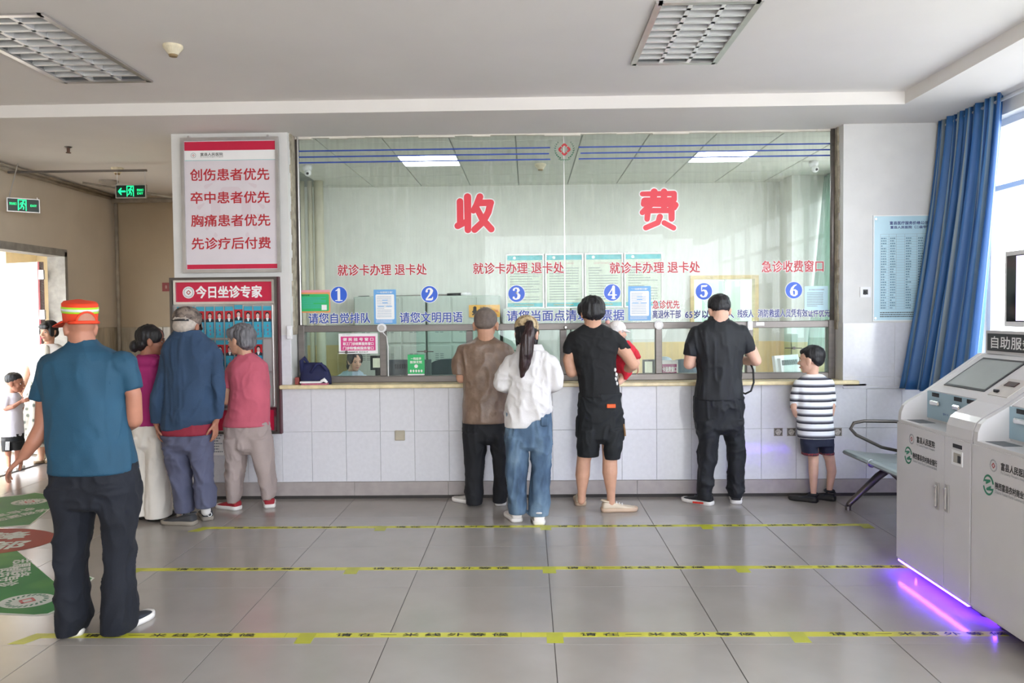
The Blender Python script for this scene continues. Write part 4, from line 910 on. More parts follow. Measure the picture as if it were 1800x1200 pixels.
def chair(px, py, Y, W, H, lb, m):
    c = atY(px, py, Y); t = thing('office_chair', lb, 'chair', (c[0], Y, 0)); mb = MB(); n = 9; zb = c[2] - H
    vs = []; 
    for i in range(n + 1):
        u = -1 + 2 * i / n; mb2 = (u * W / 2, .06 * (1 - u * u))
        top = c[2] - .05 * abs(u) ** 3
        vs += [(c[0] + mb2[0], Y - mb2[1], zb), (c[0] + mb2[0], Y - mb2[1], top), (c[0] + mb2[0], Y - mb2[1] + .03, top), (c[0] + mb2[0], Y - mb2[1] + .03, zb)]
    fs = []
    for i in range(n):
        for j in range(4): fs.append((4 * i + j, 4 * i + (j + 1) % 4, 4 * i + 4 + (j + 1) % 4, 4 * i + 4 + j))
    fs += [(0, 1, 2, 3)[::-1], tuple(4 * n + j for j in range(4))]
    mb.add(vs, fs).build('backrest', m, t); MB().bbox((c[0] - W / 2, Y - .02, .44), (c[0] + W / 2, Y + .46, .52), .03).build('seat', m, t)
    MB().tube([(c[0], Y + .22, .06), (c[0], Y + .22, .44)], .03).build('column', M_black, t); MB().bbox((c[0] - .03, Y + .0, .47), (c[0] + .03, Y + .05, c[2] - .1), .01).build('back_bar', M_black, t)
    for i in range(5):
        an = 2 * math.pi * i / 5; MB().tube([(c[0], Y + .22, .09), (c[0] + .27 * math.cos(an), Y + .22 + .27 * math.sin(an), .04)], .02, 8).build('foot', M_black, t)
    return t
chair(794, 630, 7.95, .44, .55, 'dark grey office chair back in window two', mat('slate_fabric', '4a5660', .8)); chair(1206, 630, 8.0, .36, .55, 'grey blue office chair back in window five', mat('grey_blue_plastic', '7d8d9a', .5)); chair(1165, 626, 8.85, .22, .5, 'small pale office chair back in window five', mat('pale_grey_blue', 'b5c2c8', .5))
def device(px0, px1, py0, py1, Y, lb):
    a, b = atY(px0, py0, Y), atY(px1, py1, Y); t = thing('evaluation_terminal', lb, 'terminal', ((a[0] + b[0]) / 2, Y, .9)); f = Frame((a[0], Y, b[2])); W, H = b[0] - a[0], a[2] - b[2]
    slab(f, 0, 0, W, H, -.03, 0).build('housing', M_black, t); border(f, 0, 0, W, H, W * .16, 0, .004).build('bezel', mat('dark_green_bezel', '1c2b26', .4), t); rect(f, W * .16, W * .16, W * .84, H - W * .16, .002).build('screen', mat('pale_screen', 'dfe6cf', .3, emit='dfe6cf', estr=.15), t)
    MB().bbox((a[0] + W * .3, Y, .9), (a[0] + W * .7, Y + .04, b[2] + .01), .004).build('stand', M_black, t)
device(651, 678, 625, 650, 7.25, 'black framed small screen beside the clerk in window one'); device(1130, 1150, 632, 658, 7.25, 'black framed small screen below the baby in window four'); device(1301, 1313, 618, 656, 7.12, 'narrow dark terminal beside the black polo man')
a, b = atY(1163, 633, 7.2), atY(1192, 657, 7.2); t = thing('desk_sign', 'white and magenta refund desk sign standing in window five', 'sign', ((a[0] + b[0]) / 2, 7.2, .975)); f = Frame((a[0], 7.2, b[2])); W, H = b[0] - a[0], a[2] - b[2]
slab(f, 0, 0, W, H, -.006, 0).build('sheet', M_paper, t); rect(f, 0, .008, W - .012, H * .72, .0005).build('panel', mat('plum_print', '9c2f6c', .4), t); text(f, '卡退费窗口', W * .48, H * .34, W * .86, H * .38, .001, .03).build('lettering', M_paper, t)
# dome cameras of the office
def cctv(px, py, lb, yy=None):
    c = atZ(px, py, 3.12); t = thing('cctv_camera', lb, 'camera', c); MB().tube([c, c + (0, 0, -.03), c + (0, 0, -.06)], [.045, .05, .04], 18).build('base', M_white, t, smooth=True); MB().ell(c + (.01, -.02, -.085), (.036, .036, .036)).build('ball', M_white, t, smooth=True); MB().ell(c + (.015, -.05, -.095), (.014, .01, .014)).build('lens', M_black, t, smooth=True)
cctv(540, 290, 'white dome camera on the office ceiling, left end'); cctv(1430, 283, 'white dome camera on the office ceiling by the green curtain')

# ================================================================== CURTAINS
def curtain(nm, lb, topA, topB, zt, zb, sweep, folds, amp, m, nU=150, nV=26, sag=0.0):
    topA, topB = np.array(topA, float), np.array(topB, float); vs = []; uv = []
    d = topB - topA; nrm = np.array([-1.0, 0, 0])
    rg = random.Random(4); ph = [rg.uniform(0, 6.28) for _ in range(6)]
    for j in range(nV + 1):
        v = j / nV
        for i in range(nU + 1):
            u = i / nU; base = topA + d * u
            fold = math.sin(2 * math.pi * folds * u + .8 * math.sin(2 * math.pi * 1.7 * u + ph[0]) + v * .9 * math.sin(5 * u + ph[1])) * amp * (.55 + .6 * v) + amp * .5 * math.sin(2 * math.pi * folds * 2.3 * u + ph[2] + v * 2)
            sw = sweep(u, v); p = base + nrm * (fold + .03) + np.array([sw[0], sw[1], 0]); p[2] = zt + (zb - zt) * v + sag * math.sin(9 * u + 1) * v
            vs.append(p); uv.append((u, v))
    fs = []
    for j in range(nV):
        for i in range(nU):
            a = j * (nU + 1) + i; fs.append((a, a + 1, a + nU + 2, a + nU + 1))
    mb = MB().add(vs, fs); loc = (topA + topB) / 2; loc[2] = zb
    o = mb.top(nm, m, lb, 'curtain', loc=loc, smooth=True)
    ul = o.data.uv_layers.new(name='UVMap')
    for lp in o.data.loops: ul.data[lp.index].uv = uv[lp.vertex_index]
    sol = o.modifiers.new('cloth', 'SOLIDIFY'); sol.thickness = .004
    return o
stripe = rampmat('striped_blue_satin', [(0.0, '3a70ad'), (0.4, '4f88c0'), (0.47, '93aec2'), (0.56, '3d74b2'), (0.62, 'a3b4be'), (0.74, '7ba5cb'), (0.8, '2f62a2')], 'UVBAND', 11.0, 0.42, axis=0, bump=0.0, trans=0.22)
curtain('window_curtain', 'long blue striped curtain swept aside at the right wall window', (XR - .02, 6.72, 0), (XR - .02, 5.86, 0), ZL, .91, lambda u, v: (-.30 * v ** 1.3 * (1 - .55 * u), .0 + .1 * v * u), 6.5, .045, stripe)
curtain('office_curtain', 'pale green curtain at the office window behind number six', (3.47, 9.33, 0), (3.47, 8.75, 0), 3.1, 1.0, lambda u, v: (-.2 * v * (1 - u), -.0 * v), 5, .04, mat('pale_green_cloth', 'bcd3c8', .8, var=.04, trans=.35))
MB().tube([(XR - .05, -1, 3.06), (XR - .05, 6.74, 3.06)], .012).top('curtain_rail', M_white, 'white curtain rail above the right wall windows', 'curtain rail', smooth=True)

# ================================================================== FLOOR TAPE AND FLOOR STICKER
FF = Frame((0, 0, 0), (1, 0, 0), (0, 1, 0))
for k, (Y, xa, xb, nx) in enumerate(((5.835, -2.43, 2.47, 4), (4.868, -2.45, 2.33, 4), (3.845, -2.45, 2.28, 4))):
    t = thing('floor_tape', 'yellow waiting line tape on the floor, %s of the three' % ['farthest', 'middle', 'nearest'][k], 'tape', (0, Y, 0)); f = Frame((0, Y, 0), (1, 0, 0), (0, 1, 0)); 
    slab(f, xa, -.028, xb, .028, 0.0, .0006).build('strip', M_yellow, t)
    for x in ([xa + .04] + [-1.09, .115, 1.28] + ([2.43] if k == 0 else [])):
        skew = -.06 if x == xa + .04 else 0
        MB().prism([(x - .04 + skew, -.1), (x + .04 + skew, -.1), (x + .04, .02), (x - .04, .02)], .0004, .0011, f).build('stub', M_yellow2, t)
    for i, x in enumerate((-1.77, -.57, .62, 1.82)):
        text(f, '请在一米线外等候', x + (.02 * k if i else 0), 0.0, .84, .036, .0016, .03, 1.6).build('lettering', M_blackink, t)
    for x in (-1.2, -.05, .42, 1.15, -.15): rect(f, x, -.027, x + .004, .027, .0012).build('joint', mat('tape_joint', '94962c', .4), t)
t = thing('floor_sticker', 'green and red directional sticker on the floor behind the orange capped man', 'floor sticker', (*atZ(20, 960, 0)[:2], 0)); Z = lambda x, y: tuple(atZ(x, y, 0)[:2])
M_fgreen = rampmat('sticker_green', [(0.3, '2f8440'), (0.5, '24723a'), (0.75, '5f9446')], 'NOISE', 1.6, 0.6, interp='LINEAR', bump=0); M_fred = rampmat('sticker_red', [(0.35, '96301f'), (0.55, '8a2622'), (0.8, 'b06a2a')], 'NOISE', 1.4, 0.6, interp='LINEAR', bump=0)
def fpoly(pts, d, m, nm): return flat(FF, [Z(*p) for p in pts], d).build(nm, m, t)
c0 = np.array(Z(-45, 953)); rx = np.array(Z(103, 946))[0] - c0[0]; ry = .36
up = [(-60, 880), (38, 870), (62, 866), (93, 870), (110, 880), (96, 886), (52, 922), (-60, 930)]; lo = [(-60, 962), (30, 968), (95, 1022), (150, 1012), (162, 1016), (106, 1068), (84, 1078), (60, 1080), (-60, 1074)]
for nm, P in (('petal', up), ('petal', lo)):
    pc = np.mean([Z(*p) for p in P], 0); flat(FF, [tuple(pc + (np.array(Z(*p)) - pc) * 1.045) for p in P], .0008).build('petal_border', mat('sticker_white', 'c8ccc4', .6), t); fpoly(P, .0012, M_fgreen, nm)
flat(FF, circ(c0[0], c0[1], rx, ry, 48), .0016).build('disc', M_fred, t)
for (px, py) in ((52, 882), (48, 1056)):
    c = np.array(Z(px, py)); flat(FF, circ(c[0], c[1], .145, .115, 30), .0018).build('badge', MATS['sticker_white'], t); emblem_mesh(Frame((c[0], c[1], .002), (1, 0, 0), (0, 1, 0)), .12, t, None, MATS['laurel_green'])
fl2 = Frame((c0[0] + .04, c0[1] + .02, .002), (.98, .18, 0), (-.18, .98, 0)); text(fl2, '先锋', -.02, .12, .56, .2, .0002, .04).build('lettering', MATS['sticker_white'], t); text(fl2, '支部', .06, -.14, .56, .2, .0002, .04).build('lettering', MATS['sticker_white'], t)
for (px, py, tx, s_) in ((38, 905, 0, '志愿服务'), (14, 903, 0, '便民导诊'), (38, 998, 1, '志愿服务'), (16, 1013, 1, '便民导诊')):
    c = np.array(Z(px, py)); a = math.radians(62 if tx == 0 else -58); text(Frame((c[0], c[1], .0018), (math.cos(a), math.sin(a), 0), (-math.sin(a), math.cos(a), 0)), s_, 0, 0, .42, .1, .0, .03).build('lettering', MATS['sticker_white'], t)

# ================================================================== SELF-SERVICE KIOSKS
M_kiosk = mat('kiosk_white', 'd0cecf', .28, var=.012, coat=.3); M_kblue = mat('kiosk_blue_panel', '9fbccb', .4, var=.02); M_led = mat('violet_led', '9a60ff', .4, emit='6a30ff', estr=60.0)
KX = 2.192
def kiosk(y0, y1, lb, led):
    t = thing('self_service_kiosk', lb, 'kiosk', (KX, (y0 + y1) / 2, 0)); yc = y0 + .25; Wd = y1 - y0
    S = lambda y: Frame((KX, y, 0), (1, 0, 0), (0, 0, 1))   # profile plane, normal -Y
    prof = [(0, .905), (.004, .955), (.02, .995), (.048, 1.02), (.15, 1.078), (.47, 1.3), (.86, 1.3), (.86, .905)]
    lowp = [(0.002, .075), (.86, .075), (.86, .905), (0.002, .905)]
    def seg(nm, poly, ya, yb, m=M_kiosk): return MB().prism(poly, -yb, -ya, Frame((KX, 0, 0), (1, 0, 0), (0, 0, 1))).build(nm, m, t)
    seg('body', lowp, y0, y1)
    seg('cheek', prof, y1 - .035, y1); seg('side_column', prof, y0 + .002, yc)
    rec = [(.0, .905), (.16, .905), (.16, 1.083), (.47, 1.298), (.86, 1.298), (.86, .9), (0, .9)]
    seg('console', [(.16, .9), (.165, 1.086), (.47, 1.295), (.86, 1.295), (.86, .9)], yc, y1 - .035)
    seg('ledge', [(.0, .9), (.17, .9), (.17, .912), (.0, .912)], yc, y1 - .035)
    fd = Frame((KX, y1, 0), (0, -1, 0), (0, 0, 1))                 # front plane seen from the hall: u runs towards the camera
    w1 = y1 - yc
    slab(fd, .003, .09, w1 - .002, .893, -.004, .006).build('door', M_kiosk, t); slab(fd, w1 + .002, .09, Wd - .004, .893, -.004, .006).build('door', M_kiosk, t)
    for u, z in ((w1 - .065, .56), (w1 + .035, .57)):
        h = MB(); h.bbox(fd.p(u - .017, z - .075, .006), fd.p(u + .017, z + .075, .012), .004); h.build('handle', M_alu, t, label='grey door handle'); MB().bbox(fd.p(u - .009, z - .06, .012), fd.p(u + .009, z + .06, .024), .006).build('handle_grip', M_chrome, t); MB().tube([fd.p(u, z + .05, .012), fd.p(u, z + .05, .028)], .007, 10).build('lock', M_chrome, t)
    # printed marks on the door
    ef = Frame(fd.p(.185, .82, .0068), (0, -1, 0)); emblem_mesh(ef, .034, t)
    text(fd, '富县人民医院', .345, .828, .2, .036, .0068, .03).build('lettering', M_blackink, t); text(fd, 'Fu County People\'s Hospital', .345, .798, .2, .016, .0068, .01).build('lettering', M_greyink, t)
    lg = MB(); cx, cz = .145, .72
    for sg in (0, math.pi):
        strokes(fd, [[(cx + .04 * math.cos(sg + math.radians(a)), cz + .045 * math.sin(sg + math.radians(a)), .007 - .00002 * a) for a in range(20, 165, 16)]], .0068, lg); strokes(fd, [[(cx + .03 * math.cos(sg + 2.9), cz + .02 * math.sin(sg + 2.9) + .012 * math.cos(sg), .005), (cx + .012 * math.cos(sg), cz + .022 * math.cos(sg), .006), (cx - .018 * math.cos(sg), cz + .006 * math.cos(sg), .005)]], .0068, lg)
    lg.build('bank_logo', mat('bank_green', '1f7a5c', .4), t)
    text(fd, '陕西富县农村商业银行', .335, .73, .27, .034, .0068, .03).build('lettering', M_blackink, t); text(fd, 'Shaanxi Fuxian Rural Commercial Bank', .335, .702, .27, .015, .0068, .01).build('lettering', M_greyink, t)
    # scanner window of the side column
    slab(fd, w1 + .085, .848, w1 + .17, .868, .004, .008).build('reader_window', M_black, t); border(fd, w1 + .075, .76, w1 + .178, .835, .012, .004, .009).build('scanner_frame', M_white, t); rect(fd, w1 + .087, .772, w1 + .166, .823, .0066).build('scanner_recess', mat('scanner_grey', 'a8a39c', .5), t); rect(fd, w1 + .13, .775, w1 + .164, .812, .0072).build('scanner_glass', M_black, t)
    # blue device panel at the back of the recess
    fb = Frame((KX + .16, y1 - .035, 0), (0, -1, 0), (0, 0, 1)); wr = w1 - .035
    slab(fb, .0, .925, wr, 1.082, .0, .006).build('device_panel', M_kblue, t)
    for u, z, w_, h_ in ((.06, 1.055, .075, .022), (.3, 1.055, .075, .022), (.43, 1.055, .075, .022)): slab(fb, u, z, u + w_, z + h_, .006, .009).build('indicator', M_black, t)
    for u, z, w_ in ((.05, 1.005, .1), (.3, 1.005, .07)): MB().bbox(fb.p(u, z, .004), fb.p(u + w_, z + .028, .022), .006).build('card_slot', M_chrome, t)
    slab(fb, wr - .17, .915, wr, .985, .0, .05).build('coin_tray', M_kiosk, t); text(fb, '银行卡', .21, .965, .06, .014, .0066, .01).build('lettering', M_blueink, t)
    MB().bbox((KX + .03, y1 - .2, .912), (KX + .12, y1 - .05, .9135), .0005).build('reader_plate', M_grey, t)
    # sloping screen
    a = np.array([KX + .165, 0, 1.086]); b = np.array([KX + .47, 0, 1.295]); L = np.linalg.norm(b - a); du = (b - a) / L
    fs = Frame((KX + .165, y1 - .035, 1.086), (0, -1, 0), tuple(du))
    slab(fs, .07, .06, wr - .03, L - .035, 0, .004).build('screen_bezel', M_black, t); rect(fs, .085, .075, wr - .045, L - .05, .0045).build('screen', mat('screen_glass', '8f9896', .06, var=.02, spec=.8), t)
    # slot on the column slope
    fc = Frame((KX + .15, yc, 1.078), (0, -1, 0), tuple((np.array([.32, 0, .222])) / np.linalg.norm([.32, 0, .222]))); 
    slab(fc, .03, .06, .2, .2, .0, .003).build('reader_recess', mat('recess_grey', 'c9c4be', .4), t); slab(fc, .06, .14, .15, .175, .003, .007).build('reader_window', mat('dark_red_window', '3a1416', .2), t); MB().bbox(fc.p(.05, .08, .003), fc.p(.09, .1, .01), .003).build('key', M_black, t)
    # lettered top box and monitor
    slab(Frame((KX + .5, y1 - .02, 1.298), (0, -1, 0)), 0, 0, Wd - .08, .135, -.09, 0).build('title_box', M_kiosk, t); ft = Frame((KX + .5, y1 - .02, 1.298), (0, -1, 0)); slab(ft, .02, .018, Wd - .1, .118, 0, .003).build('title_panel', mat('dark_grey_panel', '35383c', .35), t)
    text(ft, '自助服务终端', (Wd - .08) / 2, .068, Wd - .2, .068, .0035, .02).build('lettering', M_paper, t)
    fm = Frame((KX + .56, y1 - .1, 1.455), (0, -1, 0)); slab(fm, 0, 0, .72, .43, -.05, 0).build('monitor_case', M_white, t); slab(fm, .02, .03, .70, .405, 0, .002).build('monitor_glass', mat('dark_screen', '1c1e22', .1), t); rect(fm, .11, .035, .69, .40, .0025).build('monitor_picture', mat('lit_screen', 'd4cff0', .3, emit='cfc8f4', estr=.9), t)
    slab(fm, .3, -.05, .42, .02, -.045, -.005).build('monitor_neck', M_white, t)
    # plinth, feet, light strip
    MB().box((KX + .09, y0 + .06, .012), (KX + .8, y1 - .06, .078)).build('plinth', M_dark, t)
    for x in (KX + .12, KX + .74):
        for y in (y0 + .08, y1 - .08): MB().tube([(x, y, 0), (x, y, .03)], .025).build('foot', M_black, t)
    if led:
        MB().box((KX + .002, y0 + .03, .066), (KX + .014, y1 - .01, .0745)).build('led_strip', M_led, t, label='glowing violet light strip')
        MB().box((KX + .11, y1 + .001, .06), (KX + .62, y1 + .01, .074)).build('led_strip', M_led, t)
    else: MB().box((KX + .1, y1 - .02, .062), (KX + .5, y1 - .01, .0735)).build('led_strip', M_led, t)
    return t
kiosk(3.996, 4.791, 'white self service kiosk with violet light under it, the farther of two', True)
kiosk(3.19, 3.985, 'white self service kiosk, the nearer one cut by the right edge', False)

# ================================================================== WAITING BENCH
t = thing('waiting_bench', 'grey green steel waiting bench by the curtain behind the kiosk', 'bench', (2.75, 5.7, 0)); M_bench = mat('bench_steel', '9ba6a2', .35, metal=.5, var=.03)
prof = [(0.0, .415), (-.012, .43), (.0, .445), (.03, .45), (.2, .425), (.4, .41), (.46, .44), (.52, .6), (.57, .82), (.59, .85), (.605, .845), (.585, .81), (.535, .59), (.475, .425), (.41, .39), (.2, .405), (.03, .43), (.01, .42)]
for i in range(3):
    y1 = 6.42 - .5 * i; y0 = y1 - .49
    vs = MB().prism([(a, z) for a, z in prof], -y1, -y0, Frame((2.51, 0, 0), (1, 0, 0), (0, 0, 1))); vs.build('seat', M_bench, t)
    MB().tube([(2.52, y0 - .012, .43), (2.52, y0 + .004, .43)], .03, 12).build('end_cap', M_chrome, t)
MB().bbox((2.72, 4.9, .33), (2.80, 6.4, .39), .006).build('beam', M_steeld, t)
for y in (6.28, 5.1):
    MB().tube([(2.83, y, .34), (2.72, y, .26), (2.50, y, .05), (2.49, y, .03)], [.03, .03, .022, .02], 10).build('leg', M_steeld, t, smooth=True); MB().tube([(2.78, y, .34), (3.1, y, .05), (3.12, y, .03)], .025, 10).build('leg', M_steeld, t, smooth=True)
    for x in (2.49, 3.12): MB().tube([(x, y, 0), (x, y, .03)], .022, 10).build('foot', M_steeld, t)
for y in (6.40,):
    MB().tube([(2.93, y, .44), (2.8, y, .47), (2.6, y, .57), (2.555, y, .62), (2.58, y, .665), (2.66, y, .68), (2.9, y, .675), (3.02, y, .66), (3.04, y, .62)], .013, 10).build('armrest', M_steeld, t, smooth=True)
    MB().tube([(2.93, y - 1.0, .44), (2.8, y - 1.0, .47), (2.6, y - 1.0, .57), (2.555, y - 1.0, .62), (2.58, y - 1.0, .665), (2.66, y - 1.0, .68), (2.9, y - 1.0, .675), (3.04, y - 1.0, .62)], .013, 10).build('armrest', M_steeld, t, smooth=True)

# ================================================================== THINGS ON THE COUNTER
YC = 6.80
a, b = atY(527, 640, YC), atY(584, 672, YC); zc = .9765
t = thing('tote_bag', 'navy cloth bag slumped on the counter left of window one', 'bag', ((a[0] + b[0]) / 2, YC, zc))
M_navy = mat('navy_cloth', '1c2148', .8, var=.1, vscale=18, bump=.3, bscale=25); x0, x1 = a[0] + .005, b[0] - .005
MB().loft([((x0 + x1) / 2, YC, zc, (x1 - x0) / 2, .06), ((x0 + x1) / 2 - .003, YC, zc + .06, (x1 - x0) / 2, .062), ((x0 + x1) / 2 - .008, YC, zc + .12, (x1 - x0) / 2 - .012, .05), ((x0 + x1) / 2 - .02, YC, zc + .16, (x1 - x0) / 2 - .03, .035), (x0 + .09, YC, zc + .185, .075, .02)], n=20, e=2.6).build('body', M_navy, t, smooth=True)
MB().tube([(x0 + .02, YC - .02, zc + .1), (x0 + .015, YC - .02, zc + .2), (x0 + .04, YC - .02, zc + .225), (x0 + .07, YC - .02, zc + .185)], [.02, .02, .018, .012], 8).build('corner_flap', M_navy, t, smooth=True)
MB().tube([(x0 + .1, YC - .055, zc + .1), (x0 + .15, YC - .05, zc + .17), (x0 + .19, YC - .045, zc + .18), (x0 + .24, YC - .055, zc + .12)], .011, 8).build('handle', mat('navy_webbing', '242a58', .7), t, smooth=True)
for k, (dz, m, w0, w1, lb) in enumerate(((0, M_magenta, .03, .25, 'pink edged booklet lying under the navy bag on the counter'), (.016, M_paper, .02, .2, 'white booklet lying under the navy bag above the pink one'))):
    MB().bbox((x0 + w0, YC - .1, zc + dz), (x0 + w1, YC - .02, zc + dz + .015), .002).top('booklet', m if k else mat('pink_paper', 'b5647c', .5, var=.1, vscale=40), lb, 'booklet', loc=(x0 + .1, YC - .06, zc + dz))
MB().tube([(x0 + .2, YC - .1, zc + .03), (x0 + .225, YC - .095, zc + .045), (x0 + .25, YC - .09, zc + .02)], [.012, .018, .01], 7).top('crumpled_paper', M_paper, 'small crumpled white paper at the right foot of the navy bag', 'paper')
p = atY(523, 667, YC); MB().bbox((p[0] - .015, YC - .03, zc), (p[0] + .02, YC + .05, zc + .06), .003).top('red_box', mat('brick_red', '9a4c48', .6), 'small brick red box behind the left end of the navy bag', 'box', loc=(p[0], YC, zc))

# ================================================================== PEOPLE
def vnoise(p, seed=0):
    """smooth value noise in [-1, 1] for an (n, 3) array"""
    i = np.floor(p).astype(np.int64); f = p - i; f = f * f * (3 - 2 * f); out = np.zeros(len(p))
    for dx in (0, 1):
        for dy in (0, 1):
            for dz in (0, 1):
                h = (i[:, 0] + dx) * 374761393 + (i[:, 1] + dy) * 668265263 + (i[:, 2] + dz) * 2147483647 + seed * 974711
                h = (h ^ (h >> 13)) * 1274126177; h = h ^ (h >> 16); r = (h & 0xFFFF) / 32767.5 - 1.0
                wgt = (f[:, 0] if dx else 1 - f[:, 0]) * (f[:, 1] if dy else 1 - f[:, 1]) * (f[:, 2] if dz else 1 - f[:, 2]); out += r * wgt
    return out
def vox(mb, size=0.008, smooth=3, decim=0.35, fold=0.0, fscale=(9, 9, 4), seed=0, groove=0.0, gdir=(60, 60, 5)):
    """fuse closed primitives into one continuous skin; optional cloth folds pushed along the normals"""
    me = mb.mesh('fuse'); o = bpy.data.objects.new('fuse', me); COL.objects.link(o)
    r = o.modifiers.new('r', 'REMESH'); r.mode = 'VOXEL'; r.voxel_size = size; r.adaptivity = 0.0
    if smooth:
        s = o.modifiers.new('s', 'SMOOTH'); s.factor = 0.5; s.iterations = smooth
    dg = bpy.context.evaluated_depsgraph_get(); dg.update()
    m2 = bpy.data.meshes.new_from_object(o.evaluated_get(dg))
    n = len(m2.vertices)
    if (fold or groove) and n:
        co = np.empty(n * 3); m2.vertices.foreach_get('co', co); co = co.reshape(-1, 3); nm = np.empty(n * 3); m2.vertices.foreach_get('normal', nm); nm = nm.reshape(-1, 3)
        d = np.zeros(n)
        if fold:
            q = co * np.array(fscale); wv = np.stack([vnoise(q * .7 + 11, seed + 5), vnoise(q * .7 + 23, seed + 6), vnoise(q * .7 + 37, seed + 7)], 1)
            a = vnoise(q + wv * .9, seed); b_ = vnoise(q * 2.3 + wv * 1.4, seed + 2); d += fold * ((1 - np.abs(a)) ** 2 * 1.6 - .8) + fold * .55 * ((1 - np.abs(b_)) ** 3 * 1.6 - .5)
        zmin = co[:, 2].min(); d *= np.clip((co[:, 2] - zmin) / .09, .12, 1.0) * (1 - nm[:, 2] ** 2)
        if groove: d += groove * vnoise(co * np.array(gdir), seed + 9)
        co += nm * d[:, None]; m2.vertices.foreach_set('co', co.ravel()); m2.update()
    bpy.data.objects.remove(o); bpy.data.meshes.remove(me)
    if decim < 1:
        o = bpy.data.objects.new('fuse', m2); COL.objects.link(o); dm = o.modifiers.new('d', 'DECIMATE'); dm.ratio = decim
        dg = bpy.context.evaluated_depsgraph_get(); dg.update(); m3 = bpy.data.meshes.new_from_object(o.evaluated_get(dg)); bpy.data.objects.remove(o); bpy.data.meshes.remove(m2); m2 = m3
    m2.polygons.foreach_set('use_smooth', [True] * len(m2.polygons)); return m2
def skinmat(name, c): return mat(name, c, .5, var=.05, vscale=14, spec=.35, bump=.05, bscale=90)
SK_A, SK_B, SK_C, SK_D = skinmat('tanned_skin', 'a9745e'), skinmat('fair_skin', 'c99a80'), skinmat('light_skin', 'd8ad96'), skinmat('brown_skin', 'a3705a')
M_hair = mat('black_hair', '121013', .52, var=.2, vscale=40, stretch=(1, 1, .15), bump=.5, bscale=120)
M_lips = mat('lips', 'a8565a', .45); M_eye = mat('dark_eye', '1b1412', .2); M_eyew = mat('eye_white', 'e4deda', .3)
